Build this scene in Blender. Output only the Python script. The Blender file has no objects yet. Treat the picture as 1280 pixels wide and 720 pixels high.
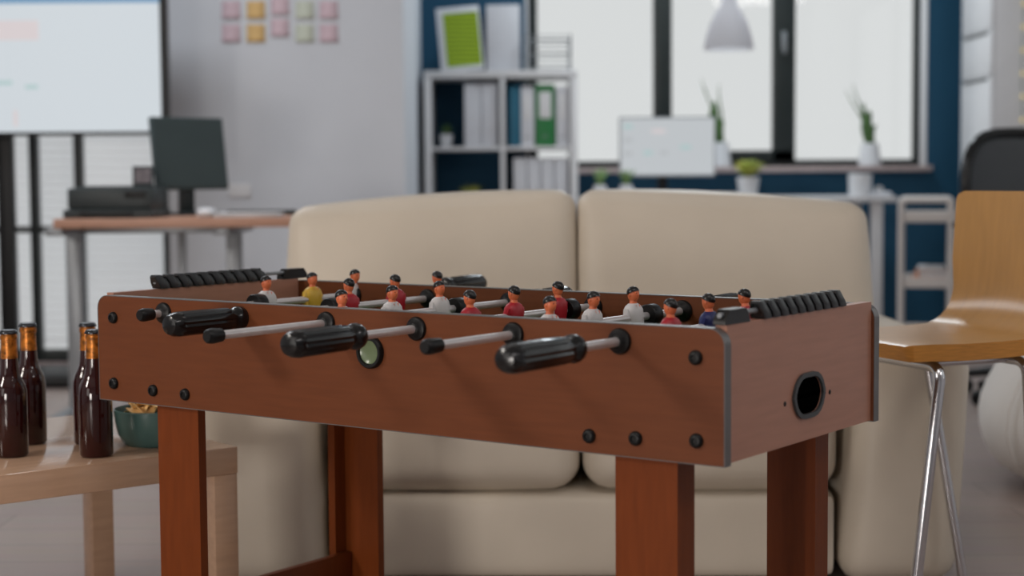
import bpy, bmesh, math, random
from mathutils import Vector, Matrix
random.seed(7)
C = bpy.context.scene.collection
PI = math.pi

# ------------------------------------------------------------------ camera
F = 2050.0
CAM = Vector((0, 0, 0.84))
PITCH, ROLL = 0.0677, -0.0072
_fw = Vector((0, math.cos(PITCH), -math.sin(PITCH)))
_up = Vector((0, math.sin(PITCH), math.cos(PITCH)))
_rt = Vector((1, 0, 0))
RT = _rt * math.cos(ROLL) + _up * math.sin(ROLL)
UP = _up * math.cos(ROLL) - _rt * math.sin(ROLL)


def ray(px, py):
    return RT * ((px - 640) / F) + UP * ((360 - py) / F) + _fw


def at(px, py, Y):
    d = ray(px, py)
    return CAM + d * (Y / d.y)


def atz(px, py, Z):
    d = ray(px, py)
    return CAM + d * ((Z - CAM.z) / d.z)


def project(P):
    v = Vector(P) - CAM
    z = v.dot(_fw)
    return 640 + F * v.dot(RT) / z, 360 - F * v.dot(UP) / z


cam_data = bpy.data.cameras.new('camera')
cam = bpy.data.objects.new('camera', cam_data)
C.objects.link(cam)
m = Matrix((RT, UP, -_fw)).transposed().to_4x4()
m.translation = CAM
cam.matrix_world = m
cam_data.sensor_width = 36
cam_data.lens = F / 1280 * 36
cam_data.clip_start = 0.05
cam_data.dof.use_dof = True
cam_data.dof.focus_distance = 2.55
cam_data.dof.aperture_fstop = 3.1
bpy.context.scene.camera = cam

vs = bpy.context.scene.view_settings
vs.view_transform = 'Standard'
vs.look = 'None'
vs.exposure = 0
vs.gamma = 1
vs.use_curve_mapping = False


# ------------------------------------------------------------------ materials
def lin(c):
    return tuple(((v / 255) / 12.92 if v / 255 <= 0.04045 else (((v / 255) + 0.055) / 1.055) ** 2.4) for v in c) + (1,)


def mat(name, rgb, rough=0.5, metal=0.0, noise=0.0, scale=20.0, bump=0.0, stretch=None, spec=0.5, coat=0.0,
        trans=0.0, ior=1.45, dark=None):
    M = bpy.data.materials.new(name)
    M.use_nodes = True
    nt = M.node_tree
    b = nt.nodes['Principled BSDF']
    col = lin(rgb)
    b.inputs['Base Color'].default_value = col
    b.inputs['Roughness'].default_value = rough
    b.inputs['Metallic'].default_value = metal
    b.inputs['Specular IOR Level'].default_value = spec
    b.inputs['Coat Weight'].default_value = coat
    b.inputs['Transmission Weight'].default_value = trans
    b.inputs['IOR'].default_value = ior
    if noise or bump:
        tc = nt.nodes.new('ShaderNodeTexCoord')
        mp = nt.nodes.new('ShaderNodeMapping')
        nt.links.new(tc.outputs['Object'], mp.inputs['Vector'])
        if stretch:
            mp.inputs['Scale'].default_value = stretch
        n = nt.nodes.new('ShaderNodeTexNoise')
        n.inputs['Scale'].default_value = scale
        n.inputs['Detail'].default_value = 5
        nt.links.new(mp.outputs['Vector'], n.inputs['Vector'])
        if noise:
            r = nt.nodes.new('ShaderNodeValToRGB')
            d = lin(dark) if dark else tuple(max(0, v * (1 - noise)) for v in col[:3]) + (1,)
            r.color_ramp.elements[0].color = d
            r.color_ramp.elements[0].position = 0.3
            r.color_ramp.elements[1].color = tuple(min(1, v * (1 + noise * 0.5)) for v in col[:3]) + (1,)
            r.color_ramp.elements[1].position = 0.72
            nt.links.new(n.outputs['Fac'], r.inputs['Fac'])
            nt.links.new(r.outputs['Color'], b.inputs['Base Color'])
        if bump:
            bp = nt.nodes.new('ShaderNodeBump')
            bp.inputs['Strength'].default_value = bump
            bp.inputs['Distance'].default_value = 0.002
            nt.links.new(n.outputs['Fac'], bp.inputs['Height'])
            nt.links.new(bp.outputs['Normal'], b.inputs['Normal'])
    return M


def emit(name, rgb, s):
    M = bpy.data.materials.new(name)
    M.use_nodes = True
    b = M.node_tree.nodes['Principled BSDF']
    b.inputs['Base Color'].default_value = (0.02, 0.02, 0.02, 1)
    b.inputs['Emission Color'].default_value = lin(rgb)
    b.inputs['Emission Strength'].default_value = s
    b.inputs['Roughness'].default_value = 0.4
    return M


def planks(name, a, b_, mortar, rough):
    M = bpy.data.materials.new(name)
    M.use_nodes = True
    nt = M.node_tree
    b = nt.nodes['Principled BSDF']
    b.inputs['Roughness'].default_value = rough
    tc = nt.nodes.new('ShaderNodeTexCoord')
    br = nt.nodes.new('ShaderNodeTexBrick')
    br.inputs['Color1'].default_value = lin(a)
    br.inputs['Color2'].default_value = lin(b_)
    br.inputs['Mortar'].default_value = lin(mortar)
    br.inputs['Scale'].default_value = 1
    br.inputs['Brick Width'].default_value = 1.25
    br.inputs['Row Height'].default_value = 0.17
    br.inputs['Mortar Size'].default_value = 0.003
    nt.links.new(tc.outputs['Object'], br.inputs['Vector'])
    mp = nt.nodes.new('ShaderNodeMapping')
    mp.inputs['Scale'].default_value = (1.5, 24, 1)
    nt.links.new(tc.outputs['Object'], mp.inputs['Vector'])
    n = nt.nodes.new('ShaderNodeTexNoise')
    n.inputs['Scale'].default_value = 2.5
    n.inputs['Detail'].default_value = 6
    nt.links.new(mp.outputs['Vector'], n.inputs['Vector'])
    mx = nt.nodes.new('ShaderNodeMix')
    mx.data_type = 'RGBA'
    mx.blend_type = 'MULTIPLY'
    mx.inputs['Factor'].default_value = 0.3
    nt.links.new(br.outputs['Color'], mx.inputs['A'])
    nt.links.new(n.outputs['Color'], mx.inputs['B'])
    nt.links.new(mx.outputs['Result'], b.inputs['Base Color'])
    return M


def glass_mat(name, tint=(1, 1, 1), gloss=0.02):
    M = bpy.data.materials.new(name)
    M.use_nodes = True
    nt = M.node_tree
    nt.nodes.clear()
    o = nt.nodes.new('ShaderNodeOutputMaterial')
    t = nt.nodes.new('ShaderNodeBsdfTransparent')
    t.inputs['Color'].default_value = tint + (1,)
    g = nt.nodes.new('ShaderNodeBsdfGlossy')
    g.inputs['Roughness'].default_value = 0.02
    mx = nt.nodes.new('ShaderNodeMixShader')
    mx.inputs[0].default_value = gloss
    nt.links.new(t.outputs[0], mx.inputs[1])
    nt.links.new(g.outputs[0], mx.inputs[2])
    nt.links.new(mx.outputs[0], o.inputs['Surface'])
    return M


def translucent_mat(name, rgb, f):
    M = bpy.data.materials.new(name)
    M.use_nodes = True
    nt = M.node_tree
    nt.nodes.clear()
    o = nt.nodes.new('ShaderNodeOutputMaterial')
    t = nt.nodes.new('ShaderNodeBsdfTranslucent')
    t.inputs['Color'].default_value = lin(rgb)
    g = nt.nodes.new('ShaderNodeBsdfDiffuse')
    g.inputs['Color'].default_value = lin(rgb)
    mx = nt.nodes.new('ShaderNodeMixShader')
    mx.inputs[0].default_value = f
    nt.links.new(g.outputs[0], mx.inputs[1])
    nt.links.new(t.outputs[0], mx.inputs[2])
    nt.links.new(mx.outputs[0], o.inputs['Surface'])
    return M


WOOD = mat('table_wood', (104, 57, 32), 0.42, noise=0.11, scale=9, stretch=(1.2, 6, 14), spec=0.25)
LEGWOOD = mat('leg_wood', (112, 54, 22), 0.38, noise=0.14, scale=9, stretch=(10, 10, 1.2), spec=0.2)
ENDWOOD = mat('end_wood', (172, 124, 104), 0.30, noise=0.08, scale=9, stretch=(6, 1.2, 14), spec=0.5)  # base colour made paler and pinker to carry reflected sheen
BAND = mat('grey_edge_band', (96, 94, 94), 0.3, noise=0.1, scale=40)
BLACK = mat('black_plastic', (13, 13, 14), 0.42, noise=0.15, scale=60, spec=0.35)
BEADM = mat('bead_plastic', (34, 35, 37), 0.26, noise=0.1, scale=60, spec=0.6)
VOID = mat('opening_shade', (4, 4, 4), 1.0, noise=0.1, scale=60, spec=0.0)  # near-black colour stands for the shade inside the ball return
BLANK = mat('blank_screen', (64, 76, 78), 0.5, noise=0.05, scale=10, spec=0.3)
BLACKG = mat('black_gloss', (12, 12, 13), 0.2, noise=0.1, scale=60)
CHROME = mat('chrome', (205, 205, 208), 0.16, metal=1, noise=0.05, scale=30)
STEEL = mat('brushed_steel', (214, 210, 210), 0.36, metal=.55, noise=0.08, scale=50)
SKIN = mat('figure_skin', (222, 118, 78), 0.4, noise=0.08, scale=90)
WSHIRT = mat('white_shirt', (210, 208, 208), 0.4, noise=0.05, scale=90)
RSHIRT = mat('red_shirt', (172, 30, 44), 0.4, noise=0.1, scale=90)
YSHIRT = mat('yellow_shirt', (212, 172, 62), 0.4, noise=0.1, scale=90)
NSHIRT = mat('navy_shirt', (32, 40, 92), 0.4, noise=0.1, scale=90)
HAIR = mat('figure_hair', (20, 19, 20), 0.3, noise=0.1, scale=90)
GREENF = mat('pitch_green', (46, 110, 58), 0.6, noise=0.1, scale=30)
CUPM = mat('cup_plastic', (100, 114, 84), 0.22, noise=0.1, scale=60)
LEATHER = mat('cream_leather', (208, 197, 181), 0.45, noise=0.04, scale=6, bump=0.12, spec=0.4)
BIRCH = mat('birch_veneer', (200, 164, 136), 0.13, noise=0.1, scale=6, stretch=(1.5, 14, 14))
PLY = mat('honey_plywood', (182, 138, 82), 0.30, noise=0.1, scale=5, stretch=(2, 12, 2), spec=0.6)
PLYEDGE = mat('plywood_edge', (196, 134, 60), 0.4, noise=0.2, scale=30, stretch=(1, 1, 12))
AMBER = mat('amber_glass', (44, 10, 10), 0.08, noise=0.3, scale=14, coat=0.3)
GOLD = mat('gold_foil', (180, 108, 36), 0.35, metal=0.5, noise=0.8, scale=110)
CAPM = mat('bottle_cap_metal', (60, 62, 66), 0.25, metal=0.8, noise=0.2, scale=60)
TEAL = mat('teal_ceramic', (78, 106, 102), 0.25, noise=0.1, scale=30)
CHIP = mat('potato_chip', (250, 206, 140), 0.6, noise=0.2, scale=60)
GREYWALL = mat('pale_grey_paint', (205, 208, 214), 0.8, noise=0.03, scale=4)
BLUEWALL = mat('petrol_blue_paint', (17, 72, 100), 0.7, noise=0.06, scale=4)
WHITEP = mat('white_paint', (222, 222, 224), 0.6, noise=0.03, scale=8)
CEILM = mat('ceiling_white', (225, 225, 225), 0.9, noise=0.02, scale=3)
FLOORM = planks('laminate_planks', (172, 155, 147), (163, 146, 139), (140, 124, 118), 0.35)
FRAMEM = mat('dark_window_frame', (30, 38, 38), 0.4, noise=0.1, scale=20)
SILLM = mat('stone_sill', (176, 160, 158), 0.5, noise=0.2, scale=40)
PANE = glass_mat('window_glass')
BLINDM = translucent_mat('blind_fabric', (254, 254, 255), 0.99)
SHADEM = translucent_mat('lamp_shade_white', (246, 246, 248), 0.8)
WHITELAM = mat('white_laminate', (216, 216, 218), 0.4, noise=0.03, scale=12)
CREAMW = mat('offwhite_metal', (214, 208, 204), 0.4, noise=0.03, scale=12)
DESKWOOD = mat('desk_wood', (190, 146, 124), 0.4, noise=0.12, scale=6, stretch=(1.5, 12, 12))
GREYMET = mat('grey_metal', (140, 144, 148), 0.35, metal=0.3, noise=0.06, scale=30)
DARKPLA = mat('charcoal_plastic', (44, 52, 54), 0.45, noise=0.1, scale=40)
MESHM = mat('chair_mesh', (84, 88, 92), 0.8, noise=0.3, scale=300)
SEATF = mat('charcoal_fabric', (44, 46, 50), 0.9, noise=0.25, scale=200)
LEAF = mat('leaf_green', (124, 156, 98), 0.45, noise=0.35, scale=25)
LEAFD = mat('leaf_dark', (72, 104, 56), 0.5, noise=0.35, scale=25)
LEAFY = mat('leaf_yellow', (212, 208, 100), 0.5, noise=0.35, scale=25, dark=(96, 130, 50))
POTW = mat('white_ceramic', (216, 217, 220), 0.3, noise=0.03, scale=20)
SOIL = mat('soil', (60, 44, 34), 0.95, noise=0.5, scale=90, bump=0.5)
BEAN = mat('beanbag_fabric', (244, 240, 234), 0.8, noise=0.05, scale=8, bump=0.3)
PINKN = mat('pink_note', (208, 184, 192), 0.8, noise=0.04, scale=20)
ORN = mat('orange_note', (216, 180, 122), 0.8, noise=0.04, scale=20)
YELN = mat('pale_yellow_note', (200, 205, 190), 0.8, noise=0.04, scale=20)
BINDB = mat('blue_binder', (32, 100, 126), 0.5, noise=0.05, scale=20)
BINDG = mat('green_binder', (40, 122, 66), 0.5, noise=0.05, scale=20)
BINDW = mat('pale_card', (212, 214, 220), 0.6, noise=0.04, scale=20)
PAPER = mat('paper', (222, 222, 224), 0.8, noise=0.02, scale=20)
PEACH = mat('peach_cover', (214, 150, 116), 0.6, noise=0.05, scale=20)
SLATE = mat('slate_cover', (92, 100, 116), 0.6, noise=0.05, scale=20)
SCREEN = emit('screen_white', (208, 216, 222), 0.9)
MONSCR = emit('monitor_screen', (205, 210, 214), 0.8)
S_BLUE = emit('screen_blue', (110, 158, 196), 0.8)
S_PINK = emit('screen_pink', (220, 210, 212), 0.87)
S_TEAL = emit('screen_teal', (178, 206, 206), 0.85)
S_GREY = emit('screen_grey', (190, 194, 198), 0.82)
WARM = emit('warm_bulb', (240, 214, 140), 0.7)
PHOTO = mat('photo_print', (120, 112, 116), 0.4, noise=0.4, scale=50)


def green_paper():
    M = mat('green_print', (140, 168, 22), 0.6)
    nt = M.node_tree
    b = nt.nodes['Principled BSDF']
    tc = nt.nodes.new('ShaderNodeTexCoord')
    w = nt.nodes.new('ShaderNodeTexWave')
    w.bands_direction = 'Z'
    w.inputs['Scale'].default_value = 14
    w.inputs['Distortion'].default_value = 2
    r = nt.nodes.new('ShaderNodeValToRGB')
    r.color_ramp.elements[0].color = lin((104, 130, 16))
    r.color_ramp.elements[1].color = lin((154, 182, 30))
    nt.links.new(tc.outputs['Object'], w.inputs['Vector'])
    nt.links.new(w.outputs['Fac'], r.inputs['Fac'])
    nt.links.new(r.outputs['Color'], b.inputs['Base Color'])
    return M


GPAPER = green_paper()


# ------------------------------------------------------------------ mesh builder
class MB:
    def __init__(self):
        self.v, self.f, self.mi = [], [], []

    def add(self, verts, faces, mi=0):
        o = len(self.v)
        self.v += [Vector(p) for p in verts]
        self.f += [[i + o for i in f] for f in faces]
        self.mi += [mi] * len(faces)
        return self

    def addbm(self, bm, mi=0, mx=None):
        bm.verts.index_update()
        vsx = [(mx @ v.co if mx else v.co.copy()) for v in bm.verts]
        fs = [[v.index for v in f.verts] for f in bm.faces]
        bm.free()
        return self.add(vsx, fs, mi)

    def box(self, a, b, bev=0.0, mi=0, mx=None, seg=2):
        lo = [min(p, q) for p, q in zip(a, b)]
        hi = [max(p, q) for p, q in zip(a, b)]
        bm = bmesh.new()
        bmesh.ops.create_cube(bm, size=1)
        for v in bm.verts:
            v.co = Vector([lo[i] + (v.co[i] + 0.5) * (hi[i] - lo[i]) for i in range(3)])
        if bev > 0:
            bev = min(bev, 0.49 * min(hi[i] - lo[i] for i in range(3)))
            bmesh.ops.bevel(bm, geom=list(bm.edges), offset=bev, segments=seg, affect='EDGES', profile=0.5)
        return self.addbm(bm, mi, mx)

    def lathe(self, prof, o=(0, 0, 0), axis=(0, 0, 1), n=24, mi=0, sx=1.0, sy=1.0, ring=False):
        """prof: list of (radius, height)"""
        ax = Vector(axis).normalized()
        t = Vector((1, 0, 0)) if abs(ax.x) < 0.9 else Vector((0, 1, 0))
        if abs(ax.z) > 0.99:
            e1 = Vector((1, 0, 0))
        else:
            e1 = (t - ax * t.dot(ax)).normalized()
        e2 = ax.cross(e1)
        o = Vector(o)
        vs_, fs = [], []
        for r, h in prof:
            r = max(r, 1e-5)
            for k in range(n):
                a = 2 * PI * k / n
                vs_.append(o + ax * h + e1 * (r * sx * math.cos(a)) + e2 * (r * sy * math.sin(a)))
        for i in range(len(prof) - 1):
            for k in range(n):
                k2 = (k + 1) % n
                fs.append([i * n + k, i * n + k2, (i + 1) * n + k2, (i + 1) * n + k])
        if ring:      # closed ring profile: no end caps
            m_ = (len(prof) - 1) * n
            for k in range(n):
                k2 = (k + 1) % n
                fs.append([m_ + k, m_ + k2, k2, k])
        else:
            fs.append([k for k in range(n)][::-1])
            fs.append([(len(prof) - 1) * n + k for k in range(n)])
        return self.add(vs_, fs, mi)

    def cyl(self, a, b, r, n=16, mi=0, bev=0.0):
        a, b = Vector(a), Vector(b)
        L = (b - a).length
        if bev:
            p = [(r - bev, 0), (r, bev), (r, L - bev), (r - bev, L)]
        else:
            p = [(r, 0), (r, L)]
        return self.lathe(p, a, b - a, n, mi)

    def tube(self, pts, r, n=10, mi=0, closed=False):
        pts = [Vector(p) for p in pts]
        N = len(pts)
        rr = r if isinstance(r, (list, tuple)) else [r] * N
        vs_, fs = [], []
        prev = None
        for i in range(N):
            if closed:
                t = (pts[(i + 1) % N] - pts[i - 1]).normalized()
            else:
                t = (pts[min(i + 1, N - 1)] - pts[max(i - 1, 0)]).normalized()
            if prev is None:
                h = Vector((0, 0, 1)) if abs(t.z) < 0.9 else Vector((1, 0, 0))
            else:
                h = prev
            e1 = (h - t * h.dot(t)).normalized()
            prev = e1
            e2 = t.cross(e1)
            for k in range(n):
                a = 2 * PI * k / n
                vs_.append(pts[i] + (e1 * math.cos(a) + e2 * math.sin(a)) * rr[i])
        for i in range(N if closed else N - 1):
            j = (i + 1) % N
            for k in range(n):
                k2 = (k + 1) % n
                fs.append([i * n + k, i * n + k2, j * n + k2, j * n + k])
        if not closed:
            fs.append(list(range(n))[::-1])
            fs.append([(N - 1) * n + k for k in range(n)])
        return self.add(vs_, fs, mi)

    def soft(self, a, b, r, bulge=(0, 0, 0), cuts=12, mi=0, fn=None):
        """rounded box whose faces swell by bulge"""
        lo = Vector([min(p, q) for p, q in zip(a, b)])
        hi = Vector([max(p, q) for p, q in zip(a, b)])
        c = (lo + hi) / 2
        h = (hi - lo) / 2
        bm = bmesh.new()
        bmesh.ops.create_cube(bm, size=2)
        bmesh.ops.subdivide_edges(bm, edges=list(bm.edges), cuts=cuts, use_grid_fill=True)
        r = min(r, min(h) * 0.999)
        for v in bm.verts:
            q = v.co.copy()
            # denser samples near the edges
            q = Vector([math.copysign(abs(t) ** 0.7, t) for t in q])
            p = Vector([q[i] * h[i] for i in range(3)])
            inn = Vector([max(-(h[i] - r), min(h[i] - r, p[i])) for i in range(3)])
            d = p - inn
            if d.length > 1e-7:
                p = inn + d.normalized() * r
            for i in range(3):
                j, k = (i + 1) % 3, (i + 2) % 3
                p[i] += bulge[i] * q[i] * (1 - q[j] ** 2) * (1 - q[k] ** 2)
            p = p + c
            v.co = fn(p) if fn else p
        return self.addbm(bm, mi)

    def prism(self, outline, axis, t0, t1, mi=0, holes=()):
        """outline in the 2D plane across axis ('x': (y,z), 'y': (x,z), 'z': (x,y))"""
        bm = bmesh.new()

        def P(p, t):
            return {'x': (t, p[0], p[1]), 'y': (p[0], t, p[1]), 'z': (p[0], p[1], t)}[axis]
        es = []
        for loop in [outline] + list(holes):
            vv = [bm.verts.new(P(p, t0)) for p in loop]
            for i in range(len(vv)):
                es.append(bm.edges.new((vv[i], vv[(i + 1) % len(vv)])))
        if holes:
            bmesh.ops.triangle_fill(bm, edges=es, use_beauty=True)
        else:
            bm.faces.new([e.verts[0] for e in es])
        r = bmesh.ops.extrude_face_region(bm, geom=list(bm.faces))
        ex = [g for g in r['geom'] if isinstance(g, bmesh.types.BMVert)]
        ax = {'x': 0, 'y': 1, 'z': 2}[axis]
        for v in ex:
            v.co[ax] += t1 - t0
        bmesh.ops.recalc_face_normals(bm, faces=list(bm.faces))
        return self.addbm(bm, mi)

    def build(self, name, mats, parent=None, loc=(0, 0, 0), rot=(0, 0, 0), angle=38, origin=None):
        me = bpy.data.meshes.new(name)
        vv = self.v
        if origin is not None:
            o = Vector(origin)
            vv = [p - o for p in vv]
            loc = o
        me.from_pydata([tuple(p) for p in vv], [], self.f)
        if not isinstance(mats, (list, tuple)):
            mats = [mats]
        for q in mats:
            me.materials.append(q)
        me.polygons.foreach_set('material_index', self.mi)
        me.update()
        bm = bmesh.new()
        bm.from_mesh(me)
        bmesh.ops.recalc_face_normals(bm, faces=list(bm.faces))
        bm.to_mesh(me)
        bm.free()
        me.shade_smooth()
        me.set_sharp_from_angle(angle=math.radians(angle))
        o = bpy.data.objects.new(name, me)
        C.objects.link(o)
        o.location = loc
        o.rotation_euler = rot
        if parent:
            o.parent = parent
        return o


def tag(o, label=None, cat=None, group=None, kind=None):
    if label: o['label'] = label
    if cat: o['category'] = cat
    if group: o['group'] = group
    if kind: o['kind'] = kind
    return o


def empty(name, loc, rz=0, label=None, cat=None, group=None):
    o = bpy.data.objects.new(name, None)
    o.empty_display_size = 0.1
    C.objects.link(o)
    o.location = loc
    o.rotation_euler = (0, 0, rz)
    return tag(o, label, cat, group)


def struct(mb, name, m_, parent=None):
    o = mb.build(name, m_, parent)
    if not parent:
        o['kind'] = 'structure'
    return o


def children_of(root):
    return list(root.children)


def copy_tree(o, parent=None):
    kids = [k for k in bpy.data.objects if k.parent == o]
    c = o.copy()
    C.objects.link(c)
    if parent is not None:
        c.parent = parent
    for k in kids:
        copy_tree(k, c)
    return c


def rrect(x0, x1, y0, y1, r, n=6, corners=(1, 1, 1, 1)):
    """rounded rectangle outline; corners: bl, br, tr, tl"""
    out = []
    for (cx, cy, a0, on, px, py) in ((x0 + r, y0 + r, PI, corners[0], x0, y0), (x1 - r, y0 + r, 1.5 * PI, corners[1], x1, y0),
                                     (x1 - r, y1 - r, 0, corners[2], x1, y1), (x0 + r, y1 - r, .5 * PI, corners[3], x0, y1)):
        if on:
            for k in range(n + 1):
                a = a0 + .5 * PI * k / n
                out.append((cx + r * math.cos(a), cy + r * math.sin(a)))
        else:
            out.append((px, py))
    return out


def fillet(pts, r, n=6):
    pts = [Vector(p) for p in pts]
    out = [pts[0]]
    for i in range(1, len(pts) - 1):
        a, b, c = pts[i - 1], pts[i], pts[i + 1]
        d1, d2 = (a - b), (c - b)
        rr = min(r, d1.length * .45, d2.length * .45)
        p, q = b + d1.normalized() * rr, b + d2.normalized() * rr
        for k in range(n + 1):
            t = k / n
            out.append(p * (1 - t) ** 2 + b * (2 * t * (1 - t)) + q * t * t)
    out.append(pts[-1])
    return out


# ================================================================== THE ROOM
YB = 8.72          # blue window wall
YG = 7.30          # grey wall
XL, XR = -3.9, 3.1
ZC = 2.9
YF = -1.6
struct(MB().box((XL - .2, YF, -.1), (XR + .2, YG + .2, 0)).box((-1.6, YG + .2, -.1), (XR + .2, YB + .3, 0)), 'floor', FLOORM)
struct(MB().box((XL - .2, YF, ZC), (XR + .2, YG + .05, ZC + .1)).box((-1.6, YG + .05, ZC), (XR + .2, YB + .25, ZC + .1)), 'ceiling', CEILM)
struct(MB().box((XL - .2, YF, 0), (XL, YG, ZC)), 'wall_left', GREYWALL)
rw_ = MB()
RA, RB, RZ0, RZ1 = 2.3, 5.6, .75, 2.35
rw_.box((XR, YF, 0), (XR + .2, RA, ZC)).box((XR, RB, 0), (XR + .2, YB + .3, ZC))
rw_.box((XR, RA, 0), (XR + .2, RB, RZ0)).box((XR, RA, RZ1), (XR + .2, RB, ZC))
struct(rw_, 'wall_right', GREYWALL)
struct(MB().box((XL - .2, YF - .2, 0), (XR + .2, YF, ZC)), 'wall_front', GREYWALL)
w3 = empty('window_3', (0, 0, 0))
w3['kind'] = 'structure'
f3 = MB()
for yy in (RA, (RA + RB) / 2, RB):
    f3.box((XR + .08, yy - .035, RZ0), (XR + .14, yy + .035, RZ1), .004)
for zz in (RZ0, RZ1):
    f3.box((XR + .082, RA, zz - .035), (XR + .138, RB, zz + .035), .004)
f3.build('window_frame', FRAMEM, w3)
MB().box((XR + .105, RA, RZ0), (XR + .109, RB, RZ1)).build('pane', PANE, w3)
MB().box((XR - .08, RA - .05, RZ0 - .06), (XR + .08, RB + .05, RZ0 - .036), .006).build('window_sill', SILLM, w3)

# grey wall with the sticky notes, its return towards the blue wall
gx0 = at(209, 300, YG).x
gx1 = at(505, 120, YG).x
struct(MB().box((gx0, YG, 0), (gx1, YB, ZC)), 'wall_middle', GREYWALL)
struct(MB().box((gx0 + .002, YG - .012, 0), (gx1, YG, .07), .003), 'baseboard_middle', WHITEP)

# window behind the television: dark frames, white blinds
w2 = empty('window_2', (0, 0, 0))
w2['kind'] = 'structure'
zb2 = at(60, 437, YG).z
fr = MB()
fx0 = XL
bars = [(-.2, at(213, 300, YG).x)]
fr.box((at(204, 300, YG).x, YG, 0), (at(213, 300, YG).x, YG + .06, 2.6), .004)
for c_ in (99, 43, -60, -180, -300, -420):
    x = at(c_, 300, YG).x
    fr.box((x - .018, YG, 0), (x + .018, YG + .06, 2.6), .004)
zt = at(60, 287, YG).z
fr.box((fx0, YG + .003, zt - .014), (at(213, 300, YG).x, YG + .057, zt + .014), .003)
fr.box((fx0, YG + .003, 0.03), (at(213, 300, YG).x, YG + .057, zb2), .003)
fr.box((fx0, YG + .003, 2.55), (at(213, 300, YG).x, YG + .057, 2.62), .003)
fr.build('window_frame', FRAMEM, w2)
MB().box((fx0, YG + .028, zb2), (at(209, 300, YG).x, YG + .034, 2.56)).build('pane', PANE, w2)
bl = MB()
bx0, bx1 = fx0, at(207, 300, YG).x
vs_, fs = [], []
z, k = zb2, 0
while z < 2.56:
    for yy, dz_ in ((.135, 0), (.120, .006), (.124, .034), (.135, .0365)):
        vs_ += [(bx0, YG + yy, z + dz_), (bx1, YG + yy, z + dz_)]
    z += .0366
for i in range(len(vs_) // 2 - 1):
    fs.append([2 * i, 2 * i + 1, 2 * i + 3, 2 * i + 2])
bl.add(vs_, fs)
bl.build('blind', BLINDM, w2)
struct(MB().box((XL, YG, 2.62), (gx0, YG + .25, ZC)), 'wall_upper', GREYWALL)
struct(MB().box((XL, YG - .01, 0), (gx0, YG + .2, .03), .003), 'trim_1', SILLM)

# blue wall with the big window
wx0, wx1 = at(660, 100, YB).x, at(1156, 100, YB).x
wz0 = at(1000, 208, YB).z
wz1 = 2.45
bw = MB()
bw.box((gx1 - .02, YB, 0), (wx0, YB + .25, ZC))
bw.box((wx1, YB, 0), (XR, YB + .25, ZC))
bw.box((wx0, YB, 0), (wx1, YB + .25, wz0 - .03))
bw.box((wx0, YB, wz1), (wx1, YB + .25, ZC))
struct(bw, 'wall_back', BLUEWALL)
w1 = empty('window_1', (0, 0, 0))
w1['kind'] = 'structure'
YW = YB + .10
fr = MB()


def fx(px):
    return at(px, 100, YW).x


def fz(py):
    return at(950, py, YW).z


fr.box((wx0, YW, wz0), (fx(672), YW + .06, wz1), .004)
fr.box((fx(817), YW, wz0), (fx(840), YW + .06, wz1), .004)
fr.box((fx(970), YW, wz0), (fx(994), YW + .06, wz1), .004)
fr.box((fx(1143), YW, wz0), (wx1, YW + .06, wz1), .004)
fr.box((wx0, YW + .002, wz0), (wx1, YW + .058, fz(200)), .004)
fr.box((fx(840), YW - .012, fz(202)), (fx(994), YW + .05, fz(188)), .004)
fr.box((fx(966), YW - .012, fz(202)), (fx(994), YW + .05, wz1), .004)
fr.box((wx0, YW + .002, wz1 - .06), (wx1, YW + .058, wz1), .004)
fr.build('window_frame', FRAMEM, w1)
for a, b, bz in ((672, 817, 200), (840, 970, 188), (994, 1143, 200)):
    MB().box((fx(a) - .004, YW + .03, fz(bz) - .004), (fx(b) + .004, YW + .034, wz1 - .058)).build('pane', PANE, w1)
jb = MB()
jb.box((wx1 - .001, YB - .004, wz0), (wx1 + .012, YW + .0, wz1), .002)
jb.box((wx0 - .012, YB - .004, wz0), (wx0 + .001, YW + .0, wz1), .002)
jb.build('window_jamb', WHITEP, w1)
MB().box((wx0 - .06, YB - .07, wz0 - .03), (wx1 + .03, YW, wz0), .006).build('window_sill', SILLM, w1)
hx = fx(979)
hd = MB()
hd.box((hx - .012, YW - .03, fz(62)), (hx + .012, YW - .012, fz(40)), .004)
hd.box((hx - .009, YW - .055, fz(68)), (hx + .009, YW - .03, fz(44)), .004)
hd.build('window_handle', GREYMET, w1)

# ================================================================== FOOSBALL TABLE
P0 = Vector((-.6956, 2.7458, .6466))
YAW = -.6237
L, W, H = 1.1856, .4821, .175
ZT = P0.z
ZB = ZT - H
TU = Vector((math.cos(YAW), math.sin(YAW), 0))
TV_ = Vector((-math.sin(YAW), math.cos(YAW), 0))


def tloc(P):
    d = Vector(P) - Vector((P0.x, P0.y, 0))
    return Vector((d.dot(TU), d.dot(TV_), P.z))


def tworld(p):
    return Vector((P0.x, P0.y, 0)) + TU * p[0] + TV_ * p[1] + Vector((0, 0, p[2]))


def on_front(px, py, y=0.0):
    d = ray(px, py)
    o = CAM - Vector((P0.x, P0.y, 0))
    t = (y - o.dot(TV_)) / d.dot(TV_)
    return tloc(CAM + d * t)


def on_end(px, py, x=L):
    d = ray(px, py)
    o = CAM - Vector((P0.x, P0.y, 0))
    t = (x - o.dot(TU)) / d.dot(TU)
    return tloc(CAM + d * t)


def on_rod(px, xr, zr):
    lo, hi = -.6, 1.2
    for _ in range(50):
        mid = (lo + hi) / 2
        if project(tworld((xr, mid, zr)))[0] < px:
            lo = mid
        else:
            hi = mid
    return (lo + hi) / 2


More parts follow.
